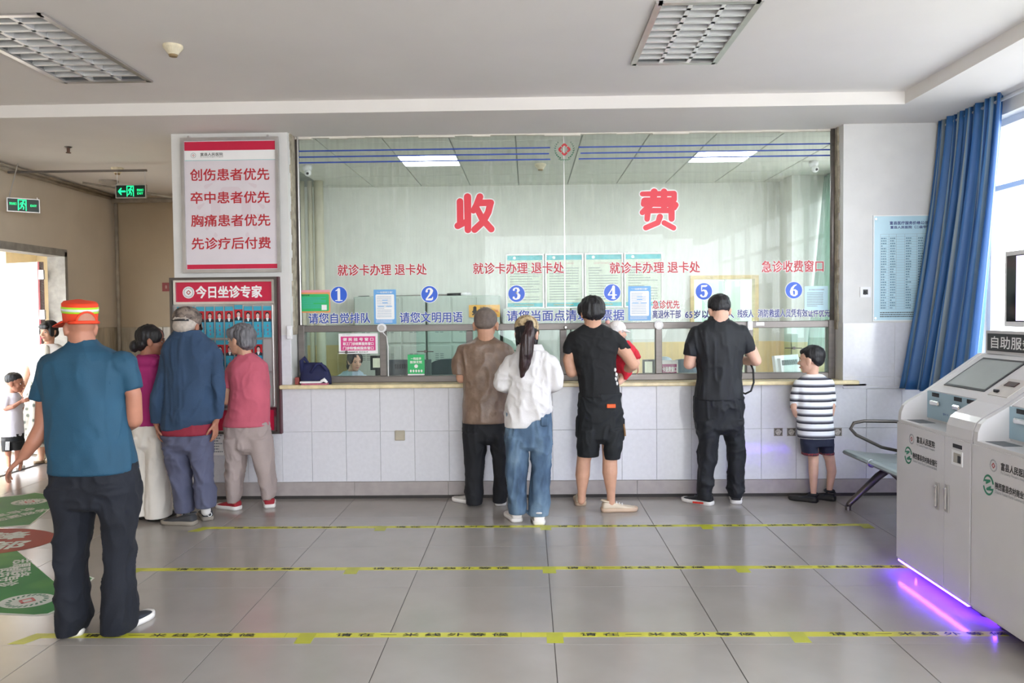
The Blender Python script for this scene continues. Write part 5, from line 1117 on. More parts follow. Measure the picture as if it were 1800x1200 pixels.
class Fig:
    def __init__(s, label, Y, px, skin):
        s.Y = Y; s.k = Y / FPX; g = atY(px, 900, Y); s.org = np.array([g[0], Y, 0.0]); s.skin = skin; s.body = MB(); s.parts = []; s.label = label; s.heads = []; s.size = .0065
    def w(s, x, y, dy=0.0): return atY(x, y, s.Y + dy)
    def limb(s, pts, mb=None, flat_end=False, flat_start=False):
        """pts of (px, py, dy, radius in pixels)"""
        mb = mb or s.body; P = [(s.w(p[0], p[1], p[2]), p[3] * s.k) for p in pts]
        for i, ((a, ra), (b, rb)) in enumerate(zip(P[:-1], P[1:])):
            fe = flat_end and i == len(P) - 2; fs_ = flat_start and i == 0
            if not fe and not fs_: mb.capsule(a, ra, b, rb)
            else:
                mb.frust(a, ra, b, rb, 20)
                if not fs_: mb.ell(a, (ra, ra, ra))
                if not fe: mb.ell(b, (rb, rb, rb))
        return mb
    def rings(s, rows, mb, e=2.3):
        """rows of (py, x left, x right, depth half-thickness m, dy)"""
        R = []
        for r in rows:
            dy = r[4] if len(r) > 4 else 0.0; a, b = s.w(r[1], r[0], dy), s.w(r[2], r[0], dy); R.append(((a[0] + b[0]) / 2, a[1], (a[2] + b[2]) / 2, (b[0] - a[0]) / 2, r[3]))
        if R[0][2] > R[-1][2]: R = R[::-1]
        if mb is s.body: R = [(a_, b_, c_, d_ * .92, e_ * .82) for a_, b_, c_, d_, e_ in R]
        return mb.loft(R, e=e)
    def head(s, px, ytop, ychin, dy=0.0, yaw=0.0, pitch=0.0, roll=0.0, face=True, wide=1.0, ears=True):
        """yaw 0 looks away from the camera, +90 to the left of the photograph, 180 at the camera; pitch > 0 looks down"""
        a, b = s.w(px, ytop, dy), s.w(px, ychin, dy); h = a[2] - b[2]; c = (a + b) / 2; q = h / .224
        R = Matrix.Rotation(math.radians(yaw), 4, 'Z') @ Matrix.Rotation(math.radians(roll), 4, 'Y') @ Matrix.Rotation(math.radians(-pitch), 4, 'X'); s.hc, s.hq, s.hR = c, q, R; s.hw = wide
        T = lambda p: c + np.array(R @ Vector((p[0] * q * wide, p[1] * q, p[2] * q)))
        s.T = T; E = lambda p, r: s.body.ell(T(p), tuple(v * q for v in r), 16, 11, R)
        E((0, -.012, .03), (.073 * wide, .092, .082)); E((0, .02, -.022), (.061 * wide, .066, .08)); E((0, .03, -.066), (.046 * wide, .046, .04)); E((0, .06, -.09), (.021, .02, .018))
        E((0, .066, .02), (.05, .018, .013)); E((.034, .052, -.028), (.026, .024, .022)); E((-.034, .052, -.028), (.026, .024, .022)); E((0, .076, -.062), (.024, .014, .014))
        s.body.capsule(T((0, .08, .008)), .0075 * q, T((0, .1, -.028)), .0125 * q); E((.011, .092, -.032), (.008, .01, .008)); E((-.011, .092, -.032), (.008, .01, .008))
        if ears:
            for sg in (-1, 1): E((sg * .0735, -.008, -.012), (.0105, .021, .032)); E((sg * .078, -.014, -.004), (.008, .018, .022)); E((sg * .074, -.002, -.036), (.008, .01, .012))
        if face:
            def later(o):
                for sg in (-1, 1):
                    MB().ell(T((sg * .031, .073, .0)), (.0135 * q, .008 * q, .006 * q), 10, 7, R).build('eye', M_eyew, o, True); MB().ell(T((sg * .031, .0775, .0)), (.0065 * q, .005 * q, .006 * q), 10, 7, R).build('iris', M_eye, o, True)
                    MB().tube([T((sg * .016, .082, .018)), T((sg * .03, .081, .023)), T((sg * .046, .071, .019))], [.0025 * q, .0032 * q, .0018 * q], 6).build('eyebrow', M_hair, o, True)
                    MB().tube([T((sg * .018, .08, .004)), T((sg * .031, .083, .0068)), T((sg * .044, .074, .002))], [.0012 * q, .0018 * q, .0012 * q], 6).build('eyelid', M_eye, o, True)
                MB().tube([T((-.024, .079, -.062)), T((-.01, .0905, -.059)), T((0, .091, -.06)), T((.01, .0905, -.059)), T((.024, .079, -.062))], [.002 * q, .0055 * q, .006 * q, .0055 * q, .002 * q], 8).build('lips', M_lips, o, True)
            s.parts.append(later)
        return T
    def neck(s, px, py, dy, r): s.body.capsule(s.T((0, -.022, -.05)), r * s.k * 1.02, s.w(px, py, dy), r * s.k * 1.12)
    def hp(s, els, mb=None):
        mb = mb or MB()
        for p, r in els: mb.ell(s.T(p), (r[0] * s.hq * s.hw, r[1] * s.hq, r[2] * s.hq), 20, 13, s.hR)
        return mb
    def hand(s, wrist, d, n, side, q=1.0, curl=.5):
        """wrist point, direction of the palm, normal of the palm (the way it faces), side +1 / -1 for the thumb, size"""
        d = np.array(d, float); d /= np.linalg.norm(d); n = np.array(n, float); n -= d * np.dot(n, d); n /= np.linalg.norm(n); a = np.cross(d, n) * side; wrist = np.array(wrist, float); b = s.body
        pc = wrist + d * .045 * q
        for u in (-.024, -.008, .008, .024): b.capsule(wrist + a * u * .6 * q + d * .01 * q, .014 * q, wrist + a * u * q + d * .085 * q, .0105 * q, 10)
        for i, u in enumerate((-.03, -.01, .0105, .031)):
            L = (.058, .07, .076, .068)[i] * q; p = wrist + d * .088 * q + a * u * q; dd = d + a * u * 2.2; dd /= np.linalg.norm(dd); r = .0082 * q * (.88 if i == 0 else 1)
            for t_ in range(3):
                an = curl * (.5 + .55 * t_); v = dd * math.cos(an) + n * math.sin(an); e = p + v * L * (.42, .33, .25)[t_]; b.capsule(p, r, e, r * .93, 9); p = e; r *= .93
        p = wrist + d * .03 * q + a * .03 * q; v = d * .7 + a * .6 + n * .4; v /= np.linalg.norm(v); e = p + v * .045 * q; b.capsule(p, .0125 * q, e, .0098 * q, 9); v2 = d * .85 + a * .15 + n * .5; v2 /= np.linalg.norm(v2); b.capsule(e, .0098 * q, e + v2 * .034 * q, .0085 * q, 9)
    def finish(s, decim=.3):
        me = vox(s.body, s.size, 3, decim); co = np.empty(len(me.vertices) * 3); me.vertices.foreach_get('co', co); co = co.reshape(-1, 3) - s.org; me.vertices.foreach_set('co', co.ravel()); me.update()
        o = link_mesh(me, 'person', s.skin, None); o.location = tuple(s.org); ORG[o.name] = s.org; tag(o, s.label, 'person'); s.o = o
        for f in s.parts: f(o)
        return o
    def wear(s, nm, mb, m, size=.0085, smooth=2, decim=.55, fold=0.0066, fscale=(9, 9, 4), seed=1, groove=0, gdir=(60, 60, 5), parent=None, label=None):
        me = vox(mb, size, smooth, decim, fold, fscale, seed, groove, gdir); co = np.empty(len(me.vertices) * 3); me.vertices.foreach_get('co', co); co = co.reshape(-1, 3) - s.org; me.vertices.foreach_set('co', co.ravel()); me.update()
        o = link_mesh(me, nm, m, parent or s.o)
        if label: o['label'] = label
        return o
    def hair(s, els, m=None, extra=None, groove=.004, nm='hair', gdir=(70, 70, 12)):
        mb = s.hp(els)
        if extra: extra(mb)
        return s.wear(nm, mb, m or M_hair, .006, 2, .5, .0, seed=3, groove=groove, gdir=gdir)
    def shoe(s, heel, toe, m, msole, L=.27, wd=.048, hgt=.085, sole=.028, toe_m=None, dyheel=0.0, label=None):
        """heel and toe as photo pixels on the floor"""
        a = atZ(*heel, 0); b = atZ(*toe, 0); d = (b - a); d[2] = 0; d /= np.linalg.norm(d); p = np.array([-d[1], d[0], 0]); z = np.array([0, 0, 1.0])
        prof = [(0, .72, .78, 0), (.06, .88, 1.0, 0), (.22, .86, 1.0, .0), (.36, .84, .86, 0), (.52, .96, .66, 0), (.7, 1.05, .54, 0), (.84, .98, .46, 0), (.94, .74, .38, 0), (1.0, .4, .28, 0)]
        up = MB(); n = 16; k = 0; vs = []; fs = []
        for t_, w_, h_, o_ in prof:
            c = a + d * L * t_
            for j in range(n):
                an = 2 * math.pi * j / n; cu, su = math.cos(an), math.sin(an); hh = hgt * h_
                vs.append(c + p * wd * w_ * math.copysign(abs(cu) ** .8, cu) + z * (sole * .6 + (hh - sole * .6) * (.5 + .5 * math.copysign(abs(su) ** .75, su))))
        m_ = len(prof)
        for i in range(m_ - 1):
            for j in range(n): fs.append((i * n + j, i * n + (j + 1) % n, (i + 1) * n + (j + 1) % n, (i + 1) * n + j))
        fs += [tuple(range(n))[::-1], tuple((m_ - 1) * n + j for j in range(n))]; up.add(vs, fs)
        o = up.build('shoe', m, s.o, True, label); o.modifiers.new('sub', 'SUBSURF').levels = 1
        o.modifiers['sub'].render_levels = 1
        C_ = lambda t_, u_, z_: a + d * L * t_ + p * wd * u_ + z * z_
        MB().tube([C_(.17 + .18 * math.cos(i / 14 * 6.283), .62 * math.sin(i / 14 * 6.283), hgt * (.97 - .1 * math.cos(i / 14 * 6.283))) for i in range(14)], .007, 6, closed=True).build('collar', m, o, True)
        if toe_m:
            for t_, zz in ((.4, .84), (.48, .73), (.56, .66)): MB().tube([C_(t_, -.5, hgt * zz - .012), C_(t_ + .02, 0, hgt * zz + .005), C_(t_, .5, hgt * zz - .012)], .004, 6).build('lace', toe_m, o, True)
        so = MB(); vs = []; fs = []; out = []
        for t_, w_ in ((-.02, .55), (.03, .86), (.15, .98), (.35, .9), (.55, 1.0), (.72, 1.12), (.86, 1.05), (.96, .78), (1.02, .4)): out.append((t_, w_))
        ring = [(t_, w_) for t_, w_ in out] + [(t_, -w_) for t_, w_ in out[::-1]]
        for zz, sc in ((.001, .96), (sole * .5, 1.02), (sole, 1.0), (sole * 1.12, .9)):
            for t_, w_ in ring: vs.append(a + d * L * (t_ + (.012 if zz < .01 and t_ < 0 else 0)) + p * wd * w_ * sc + z * (zz + (.012 if t_ > .97 and zz < sole * .6 else 0)))
        r = len(ring)
        for i in range(3):
            for j in range(r): fs.append((i * r + j, i * r + (j + 1) % r, (i + 1) * r + (j + 1) % r, (i + 1) * r + j))
        fs += [tuple(range(r))[::-1], tuple(3 * r + j for j in range(r))]; so.add(vs, fs).build('sole', msole, o, True); return o
def dens(cols): return cols
M_solew = mat('white_sole', 'e4e0dc', .6, var=.03); M_solek = mat('black_sole', '24221f', .7)
SHORT = [((0, -.026, .043), (.081, .096, .083)), ((0, -.066, -.005), (.066, .045, .062)), ((0, -.03, .02), (.0805, .085, .06))]

# ---- 1: man with the orange cap
f = Fig('bald man in a teal t-shirt and orange cap, standing apart on the nearest tape', 3.86, 168, SK_A)
f.head(141, 539, 612, 0.0, yaw=40, pitch=2, face=True); f.neck(147, 612, .0, 21)
f.rings([(600, 126, 170, .06), (640, 82, 222, .09), (720, 92, 220, .1), (800, 98, 234, .11), (850, 98, 234, .12), (866, 104, 230, .1)], f.body)
f.limb([(92, 648, 0, 18), (78, 700, 0, 14), (76, 748, -.02, 14.5), (60, 776, -.05, 13), (43, 800, -.06, 9.5)]); f.limb([(212, 648, 0, 18), (235, 692, 0, 13.5), (236, 738, .02, 14.5), (210, 756, .18, 12.5), (180, 746, .34, 10)])
f.hand(f.w(42, 801, -.06), (-.62, -.1, -.6), (.5, .25, -.6), -1, 1.0, .75); f.hand(f.w(180, 746, .34), (-.5, .5, .1), (0, 0, -1), 1, 1.0, .6)
for xs in ((132, 126, 127), (206, 209, 209)): f.limb([(xs[0] + (6 if xs[0] < 150 else -6), 850, 0, 24), (xs[1], 960, 0, 16), (xs[2], 1040, .02, 14), (xs[2], 1095, .0, 13)])
f.finish()
teal = mat('teal_jersey', '17465f', .75, var=.06, vscale=5, bump=.15, bscale=300)
g = MB(); f.rings([(596, 128, 168, .055), (607, 118, 178, .075), (618, 98, 200, .1), (634, 76, 220, .115), (660, 74, 228, .125), (700, 83, 224, .13), (750, 88, 226, .135), (800, 91, 237, .148), (828, 91, 239.5, .156)], g)
f.limb([(90, 646, 0, 26), (77, 674, 0, 19), (72, 704, 0, 17.5)], g, True); f.limb([(214, 642, 0, 27), (228, 662, 0, 20), (236, 685, 0, 17)], g, True)
f.wear('shirt', g, teal, .0085, 2, .45, .008, (7, 7, 3.2), 2)
navy = mat('navy_trousers', '10141f', .85, var=.1, vscale=8, bump=.1, bscale=200)
g = MB(); f.rings([(812, 92, 239, .135), (850, 91, 240, .145), (884, 94, 238, .135), (892, 98, 234, .085)], g)
f.rings([(850, 92, 167, .146), (931, 101, 158, .1), (985, 102, 147, .09), (1048, 104, 149, .095), (1085, 105, 157, .11, .02), (1109, 108, 147, .1, .02)], g); f.rings([(850, 171, 239, .146), (920, 182, 239, .1), (985, 186, 231, .088), (1048, 186, 233, .095), (1085, 185, 237, .105, .02), (1107, 182, 236, .1, .03)], g)
f.wear('trousers', g, navy, .009, 2, .45, .009, (8, 8, 5), 4)
sh = mat('navy_knit_shoe', '262b36', .8); f.shoe((129, 1119), (140, 1086), sh, M_solew, .27); f.shoe((196, 1117), (258, 1084), sh, M_solew, .28, toe_m=M_paper)
# the orange cap: flat crown, band, visor, opening strap
orange = mat('orange_cloth', 'e2401c', .7, var=.06, bump=.15, bscale=200); T = f.T; q = f.hq
def capring(z, rx, ry, oy=0, n=32): return [T((rx * math.cos(2 * math.pi * i / n), oy + ry * math.sin(2 * math.pi * i / n), z)) for i in range(n)]
def capmesh(levels, close=True):
    mb = MB(); n = 32
    for z, rx, ry, oy, til in levels: mb.v += [tuple(np.array(p) + np.array([0, 0, 0])) for p in [T((rx * math.cos(2 * math.pi * i / n), oy + ry * math.sin(2 * math.pi * i / n), z + til * math.sin(2 * math.pi * i / n))) for i in range(n)]]
    for k in range(len(levels) - 1):
        for i in range(n): mb.f.append((k * n + i, k * n + (i + 1) % n, (k + 1) * n + (i + 1) % n, (k + 1) * n + i))
    if close: mb.f.append(tuple((len(levels) - 1) * n + i for i in range(n)))
    return mb
cap = capmesh([(.028, .083, .104, -.012, .008), (.06, .085, .106, -.012, .008), (.1, .088, .107, -.012, .012), (.128, .088, .106, -.012, .014), (.139, .078, .094, -.012, .014), (.141, .03, .04, -.012, .014)]).build('cap', orange, f.o, True, 'orange cap with a reflective band'); cap.modifiers.new('thick', 'SOLIDIFY').thickness = .003
band = capmesh([(.078, .0885, .1095, -.012, .011), (.112, .0905, .1105, -.012, .012)], False).build('reflective_band', mat('lime_band', 'b4e632', .4), cap, True); band.modifiers.new('thick', 'SOLIDIFY').thickness = .002
b2 = capmesh([(.088, .0895, .1105, -.012, .0115), (.102, .091, .1115, -.012, .012)], False).build('silver_stripe', mat('silver_stripe', 'd5dcd4', .25), cap, True); b2.modifiers.new('thick', 'SOLIDIFY').thickness = .002
mb = MB(); n = 16; vs = []; fs = []
for r_ in range(4):
    for i in range(n + 1):
        an = math.pi * (.06 + .88 * i / n); rr = r_ / 3; xq, yq = (.085 + .012 * rr) * math.cos(an), .105 * math.sin(an) * (1 + 1.0 * rr * math.sin(an) ** 1.2); ca, sa = math.cos(.42), math.sin(.42); vs.append(T((xq * ca - yq * sa, -.012 + xq * sa + yq * ca, .036 - .03 * rr * math.sin(an) - .006 * math.cos(an) ** 2)))
for r_ in range(3):
    for i in range(n): fs.append((r_ * (n + 1) + i, r_ * (n + 1) + i + 1, (r_ + 1) * (n + 1) + i + 1, (r_ + 1) * (n + 1) + i))
v_ = mb.add(vs, fs).build('visor', orange, cap, True); v_.modifiers.new('thick', 'SOLIDIFY').thickness = .004
by = lambda x_: -.012 - .112 * math.sqrt(max(0, 1 - (x_ / .088) ** 2))
arch = [T((.05 * math.cos(math.pi * i / 10) + .012, by(.05 * math.cos(math.pi * i / 10) + .012), .026 + .052 * math.sin(math.pi * i / 10))) for i in range(11)]
mb = MB(); low = [T((.05 * math.cos(math.pi * i / 10) + .012, by(.05 * math.cos(math.pi * i / 10) + .012), .026)) for i in range(11)]; mb.add(arch + low, [(i, i + 1, 12 + i, 11 + i) for i in range(10)]); mb.build('opening', SK_A, cap, label='scalp seen through the back opening'); MB().tube(arch, .0055, 8).build('opening_rim', orange, cap, True); MB().tube([T((x_, by(x_) - .002, .024)) for x_ in (-.07, -.045, -.02, .0, .025, .05, .075)], .008, 8).build('strap', orange, cap, True)

# ---- 2: man in the brown shirt
f = Fig('man with a shaved head in a brown patterned shirt at window two', 6.5, 850, SK_B)
f.head(854, 543, 598, 0, yaw=-4, pitch=12, wide=1.12); f.neck(854, 598, -.01, 13.5)
f.rings([(590, 840, 868, .055), (608, 818, 890, .09), (650, 822, 888, .1), (700, 822, 884, .11), (745, 820, 884, .11), (770, 824, 882, .1)], f.body)
f.limb([(820, 620, 0, 9), (810, 652, 0, 8.5), (810, 665, .02, 8.5), (828, 664, .2, 7)]); f.limb([(886, 620, 0, 9), (895, 652, .0, 8.5), (893, 665, .02, 8.5), (878, 664, .2, 7)])
f.hand(f.w(828, 664, .22), (.3, 1, 0), (0, 0, -1), 1, 1, .4); f.hand(f.w(878, 664, .22), (-.3, 1, 0), (0, 0, -1), -1, 1, .4)
for a_, b_ in ((836, 834), (872, 880)): f.limb([(a_, 760, 0, 13), (b_, 815, 0, 9), (b_, 868, 0, 6)])
f.finish(); f.hair([((0, -.022, .037), (.0765, .0925, .0825)), ((0, -.06, .0), (.066, .045, .05))], mat('shaved_hair', '6b5f58', .7, var=.12, vscale=30), groove=.0015)
brown = rampmat('brown_damask', [(0.35, '6f5a4b'), (0.5, '7d6757'), (0.62, '8d7767'), (0.7, '76604f')], 'NOISE', 9.0, .42, interp='LINEAR', stretch=(1, 1, .8), bump=.3, detail=6)
g = MB(); f.rings([(590.5, 840, 868, .052), (597, 832, 876, .075), (604, 815, 892, .1), (616, 804, 902, .115), (650, 812, 898, .125), (690, 816, 893, .13), (742, 812.5, 891, .142)], g)
f.limb([(817, 617, 0, 14), (807.5, 636, 0, 13), (808, 658, 0, 12.5)], g, True); f.limb([(888, 617, 0, 14), (897, 636, 0, 13), (897, 657, 0, 12.5)], g, True); f.wear('shirt', g, brown, fold=0.0076, seed=6)
blk = mat('black_trousers', '15161b', .8, var=.1, bump=.1, bscale=200)
g = MB(); f.rings([(735, 814, 890, .125), (772, 815, 890, .125), (780, 818, 888, .08)], g); f.rings([(758, 814, 857, .131), (803, 818, 852, .095), (845, 817, 849, .09), (884, 819, 848, .1)], g); f.rings([(758, 858, 890, .131), (803, 866, 893, .095), (845, 869, 893, .09), (881, 866, 891, .1)], g); f.wear('trousers', g, blk, fold=0.0095, seed=7)
lsh = mat('light_grey_shoe', 'b9b4ae', .7); f.shoe((840, 886), (811, 881), lsh, M_solew, .26); f.shoe((880, 889), (880, 866), lsh, M_solew, .26)

# ---- 3: woman in white with the pony tail
f = Fig('woman in a white shirt and jeans with a long dark pony tail', 5.95, 925, SK_C)
f.head(926, 558, 614, 0, yaw=-12, pitch=10); f.neck(928, 616, -.01, 12)
f.rings([(612, 914, 944, .05), (632, 898, 966, .08), (690, 902, 960, .09), (740, 898, 966, .1), (770, 896, 966, .1)], f.body)
f.limb([(898, 640, 0, 9), (884, 673, 0, 7), (898, 678, .16, 6), (912, 676, .3, 5)]); f.limb([(968, 640, 0, 9), (976, 673, 0, 7), (964, 678, .16, 6), (952, 676, .3, 5)])
f.hand(f.w(912, 676, .3), (.3, 1, 0), (0, 0, -1), 1, .92, .4); f.hand(f.w(952, 676, .3), (-.3, 1, 0), (0, 0, -1), -1, .92, .4)
for x in (909, 949): f.limb([(x, 775, 0, 13), (x, 830, 0, 9), (x - 1, 900, 0, 6)])
f.finish()
f.hair([((0, -.02, .03), (.082, .098, .086)), ((0, -.06, -.03), (.07, .05, .055)), ((.06, .02, -.03), (.02, .03, .07)), ((-.065, .02, -.03), (.02, .03, .065))])
g = MB(); f.limb([(931, 570, -.12, 8), (928, 592, -.16, 10.5), (925, 622, -.165, 11), (921, 645, -.155, 8.5), (917, 662, -.14, 3)], g); f.wear('pony_tail', g, mat('dark_brown_hair', '2e1c1c', .36, var=.25, vscale=50, stretch=(1, 1, .08), bump=.5, bscale=150), .006, 2, .5, 0, groove=.006, gdir=(90, 90, 5))
camo = rampmat('tan_camouflage', [(0.3, '7d6a4f'), (0.45, 'b09a74'), (0.55, 'c4b08c'), (0.66, '8f7c5c')], 'NOISE', 22, .8)
g = f.hp([((0, -.016, .05), (.086, .102, .08))]); 
def clipz(g_): return g_
f.wear('cap', g, camo, .006, 2, .5, .001, label='tan camouflage cap'); mb = MB(); T = f.T; vs = []; fs = []
for r_ in range(3):
    for i in range(13):
        an = math.pi * (.1 + .8 * i / 12); vs.append(T((.084 * math.cos(an), -.01 + .1 * math.sin(an) * (1 + .33 * r_ * math.sin(an)), .03 - .014 * r_)))
for r_ in range(2):
    for i in range(12): fs.append((r_ * 13 + i, r_ * 13 + i + 1, r_ * 13 + i + 14, r_ * 13 + i + 13))
mb.add(vs, fs).build('visor', camo, f.o.children[-1], True).modifiers.new('t', 'SOLIDIFY').thickness = .005
wht = mat('white_cotton', 'd4d1d0', .85, var=.015, bump=.15, bscale=120)
g = MB(); f.rings([(607, 911, 951, .05), (614, 909, 954, .06), (620, 902, 964, .085), (632, 889, 976, .1), (660, 891, 972, .11), (692, 893, 966, .115), (720, 889, 970, .132), (735, 886.5, 963, .134)], g); f.rings([(720, 889, 968, .13), (738, 886.5, 951, .134), (749, 887, 937, .134)], g)
f.limb([(897, 637, 0, 14), (884, 660, -.01, 14.5), (882, 675, .0, 14), (896, 681, .16, 12), (909, 678, .29, 9)], g, True); f.limb([(968, 637, 0, 14), (976, 660, -.01, 14), (975.5, 675, .0, 13.5), (964, 681, .16, 12), (953, 678, .29, 9)], g, True); f.wear('shirt', g, wht, fold=0.0114, fscale=(8, 8, 6), seed=9)
g = MB(); f.rings([(605, 910, 952, .062), (616, 906, 958, .082)], g); f.wear('collar', g, wht, .007, 1, .6, .001)
jean = rampmat('faded_denim', [(0.3, '364a60'), (0.45, '4a617a'), (0.6, '61798f'), (0.75, '7b90a3')], 'NOISE', 5.5, .85, interp='LINEAR', stretch=(1.6, 1.6, .7), bump=.3)
g = MB(); f.rings([(722, 888, 969, .11), (745, 888, 970, .125), (782, 888, 970, .12), (790, 891, 967, .08)], g); f.rings([(765, 888, 929, .127), (820, 889, 927.5, .09), (870, 892, 924, .085), (901, 893.5, 925, .09)], g); f.rings([(765, 930, 970, .127), (820, 935, 967.5, .09), (870, 931, 966.5, .085), (904, 928, 965, .09)], g); f.wear('jeans', g, jean, fold=0.0095, seed=10)
p = f.w(958, 742, -.12); MB().bbox(p - (.03, .0, .03), p + (.025, .02, .035), .006).build('pocket', jean, f.o)
wsh = mat('white_leather_shoe', 'e3dcd8', .5); f.shoe((910, 918), (890, 900), wsh, M_solew, .25); f.shoe((948, 923), (942, 900), wsh, M_solew, .25)

# ---- 4: man in black with the baby
f = Fig('man in a black t-shirt and cargo shorts holding a baby', 6.32, 1050, SK_B)
f.head(1040, 523, 574, 0, yaw=12, pitch=8, wide=1.1); f.neck(1042, 574, -.01, 14)
f.rings([(572, 1028, 1056, .055), (590, 1008, 1080, .09), (650, 1020, 1078, .1), (695, 1024, 1086, .11), (760, 1024, 1088, .1)], f.body)
f.limb([(1012, 600, 0, 12), (999, 632, 0, 10), (1004, 654, .0, 9.5), (1022, 652, .2, 7.5), (1034, 645, .32, 6)]); f.limb([(1080, 598, 0, 13), (1101, 622, 0, 11.5), (1113, 641, .01, 10), (1098, 652, .14, 8.5), (1082, 652, .26, 6.5)])
f.hand(f.w(1034, 645, .32), (.6, .8, .1), (0, 0, 1), -1, 1, .5); f.hand(f.w(1082, 652, .26), (-.8, .4, .1), (0, 0, 1), 1, 1, .5)
f.limb([(1036, 760, 0, 18), (1026, 808, 0, 12.5), (1024, 835, .0, 13), (1023, 862, 0, 8), (1022, 880, 0, 7)]); f.limb([(1074, 760, 0, 18), (1072, 808, -.04, 13), (1072, 830, -.05, 13.5), (1074, 866, -.06, 7.5), (1074, 885, -.06, 7)])
f.finish(); f.hair([((0, -.02, .035), (.09, .105, .094)), ((0, -.058, -.012), (.082, .062, .065)), ((.045, .0, .03), (.048, .07, .07)), ((-.048, .01, .025), (.046, .08, .07))], groove=.006)
bt = mat('black_cotton', '121315', .85, var=.12, bump=.1, bscale=200)
g = MB(); f.rings([(569, 1026, 1058, .055), (576, 1016, 1072, .08), (585, 1003, 1086, .1), (600, 999, 1090, .115), (625, 1005, 1084, .12), (655, 1015, 1082, .12), (680, 1018, 1088, .12), (697, 1019, 1091, .125)], g)
f.limb([(1010, 594, 0, 13), (1002, 608, 0, 12), (998, 622, 0, 10.5)], g, True); f.limb([(1078, 594, 0, 14), (1090, 604, 0, 13), (1099, 617, 0, 11.5)], g, True); f.wear('shirt', g, bt, fold=0.0057, fscale=(8, 8, 9), seed=12)
g = MB(); f.rings([(690, 1018, 1092, .12), (720, 1017, 1095, .13), (768, 1016, 1095, .128), (778, 1019, 1092, .08)], g); f.rings([(752, 1017, 1056, .132), (801, 1014.5, 1053, .1)], g); f.rings([(752, 1057, 1095, .132), (805, 1060, 1090, .1, -.02)], g); f.limb([(1018, 735, 0, 5), (1017, 765, 0, 5)], g); f.limb([(1094, 738, 0, 5), (1093, 770, 0, 5)], g)
f.wear('cargo_shorts', g, mat('black_shorts', '14171a', .8, var=.12, bump=.15, bscale=150), fold=0.0104, fscale=(8, 8, 6), seed=13)
p = f.w(1074.5, 713.5, -.138); MB().bbox(p - (.034, .004, .015), p + (.034, .012, .015), .003).build('patch', mat('orange_patch', 'e8602a', .6), f.o, label='orange patch')
g = MB(); 
for dx, dy_ in ((-1, 650), (1, 658), (0, 666), (2, 674)): g.ell(f.w(1082 + dx, dy_, -.06), (.011, .02, .016))
g.build('shirt_print', M_paper, f.o, True, 'white print on the shirt side')
MB().tube([f.w(1096, 745, -.02), f.w(1098, 755, -.03), f.w(1099, 766, -.03)], .008, 6).build('cord', mat('tan_cord', '8a6a48', .8), f.o)
bsh = mat('beige_knit_shoe', 'cfc0aa', .8, var=.06); bso = mat('gum_sole', 'c0a68e', .6); f.shoe((1021, 889), (1017, 869), bsh, bso, .27, toe_m=M_paper); f.shoe((1058, 899), (1118, 897), bsh, bso, .28, toe_m=M_paper)
# ---- 5: the baby
f = Fig('baby in red clothes and a white lace cap held by the man in black', 6.5, 1096, SK_C); f.size = .0055
f.head(1087, 566, 600, 0, yaw=-75, pitch=8, wide=1.05); f.neck(1090, 604, 0, 6)
f.rings([(602, 1080, 1104, .05), (625, 1076, 1114, .07), (650, 1078, 1112, .07)], f.body); f.limb([(1106, 616, 0, 6), (1118, 630, -.02, 5), (1121, 638, -.04, 4.5)]); f.hand(f.w(1121, 640, -.04), (.1, 0, -1), (-1, 0, 0), 1, .55, .6); f.limb([(1092, 650, 0, 9), (1095, 664, -.05, 7), (1088, 672, -.1, 5)])
f.finish(.5); f.hair([((0, -.02, .03), (.079, .096, .086))], groove=.002)
g = f.hp([((0, -.022, .042), (.088, .104, .088)), ((0, -.06, -.01), (.075, .06, .05))]); o = f.wear('lace_cap', g, mat('white_lace', 'eae4e0', .8, var=.03, bump=.6, bscale=90), .006, 2, .5, .002, (30, 30, 30)); T = f.T; vs = []; fs = []
for r_ in range(3):
    for i in range(13):
        an = math.pi * (.08 + .84 * i / 12); vs.append(T((.088 * math.cos(an), -.012 + .1 * math.sin(an) * (1 + .3 * r_ * math.sin(an)), .03 - .01 * r_)))
for r_ in range(2):
    for i in range(12): fs.append((r_ * 13 + i, r_ * 13 + i + 1, r_ * 13 + i + 14, r_ * 13 + i + 13))
MB().add(vs, fs).build('visor', MATS['white_lace'], o, True).modifiers.new('t', 'SOLIDIFY').thickness = .005; MB().ell(f.w(1068, 566, -.03), (.02, .02, .018)).build('bow', mat('pink_bow', 'd9a49a', .8), o, True)
g = MB(); f.rings([(598, 1082, 1106, .05), (612, 1078, 1116, .075), (635, 1076, 1118, .085), (655, 1082, 1108, .08)], g); f.limb([(1106, 612, 0, 9), (1116, 622, -.02, 8), (1121, 631, -.04, 7)], g, True); f.limb([(1098, 640, -.06, 12), (1102, 654, -.08, 9), (1100, 664, -.09, 4)], g); f.wear('red_suit', g, mat('red_cotton', 'cc1f33', .75, var=.06, bump=.1), .0075, 2, .5, .005, (14, 14, 9), 15)

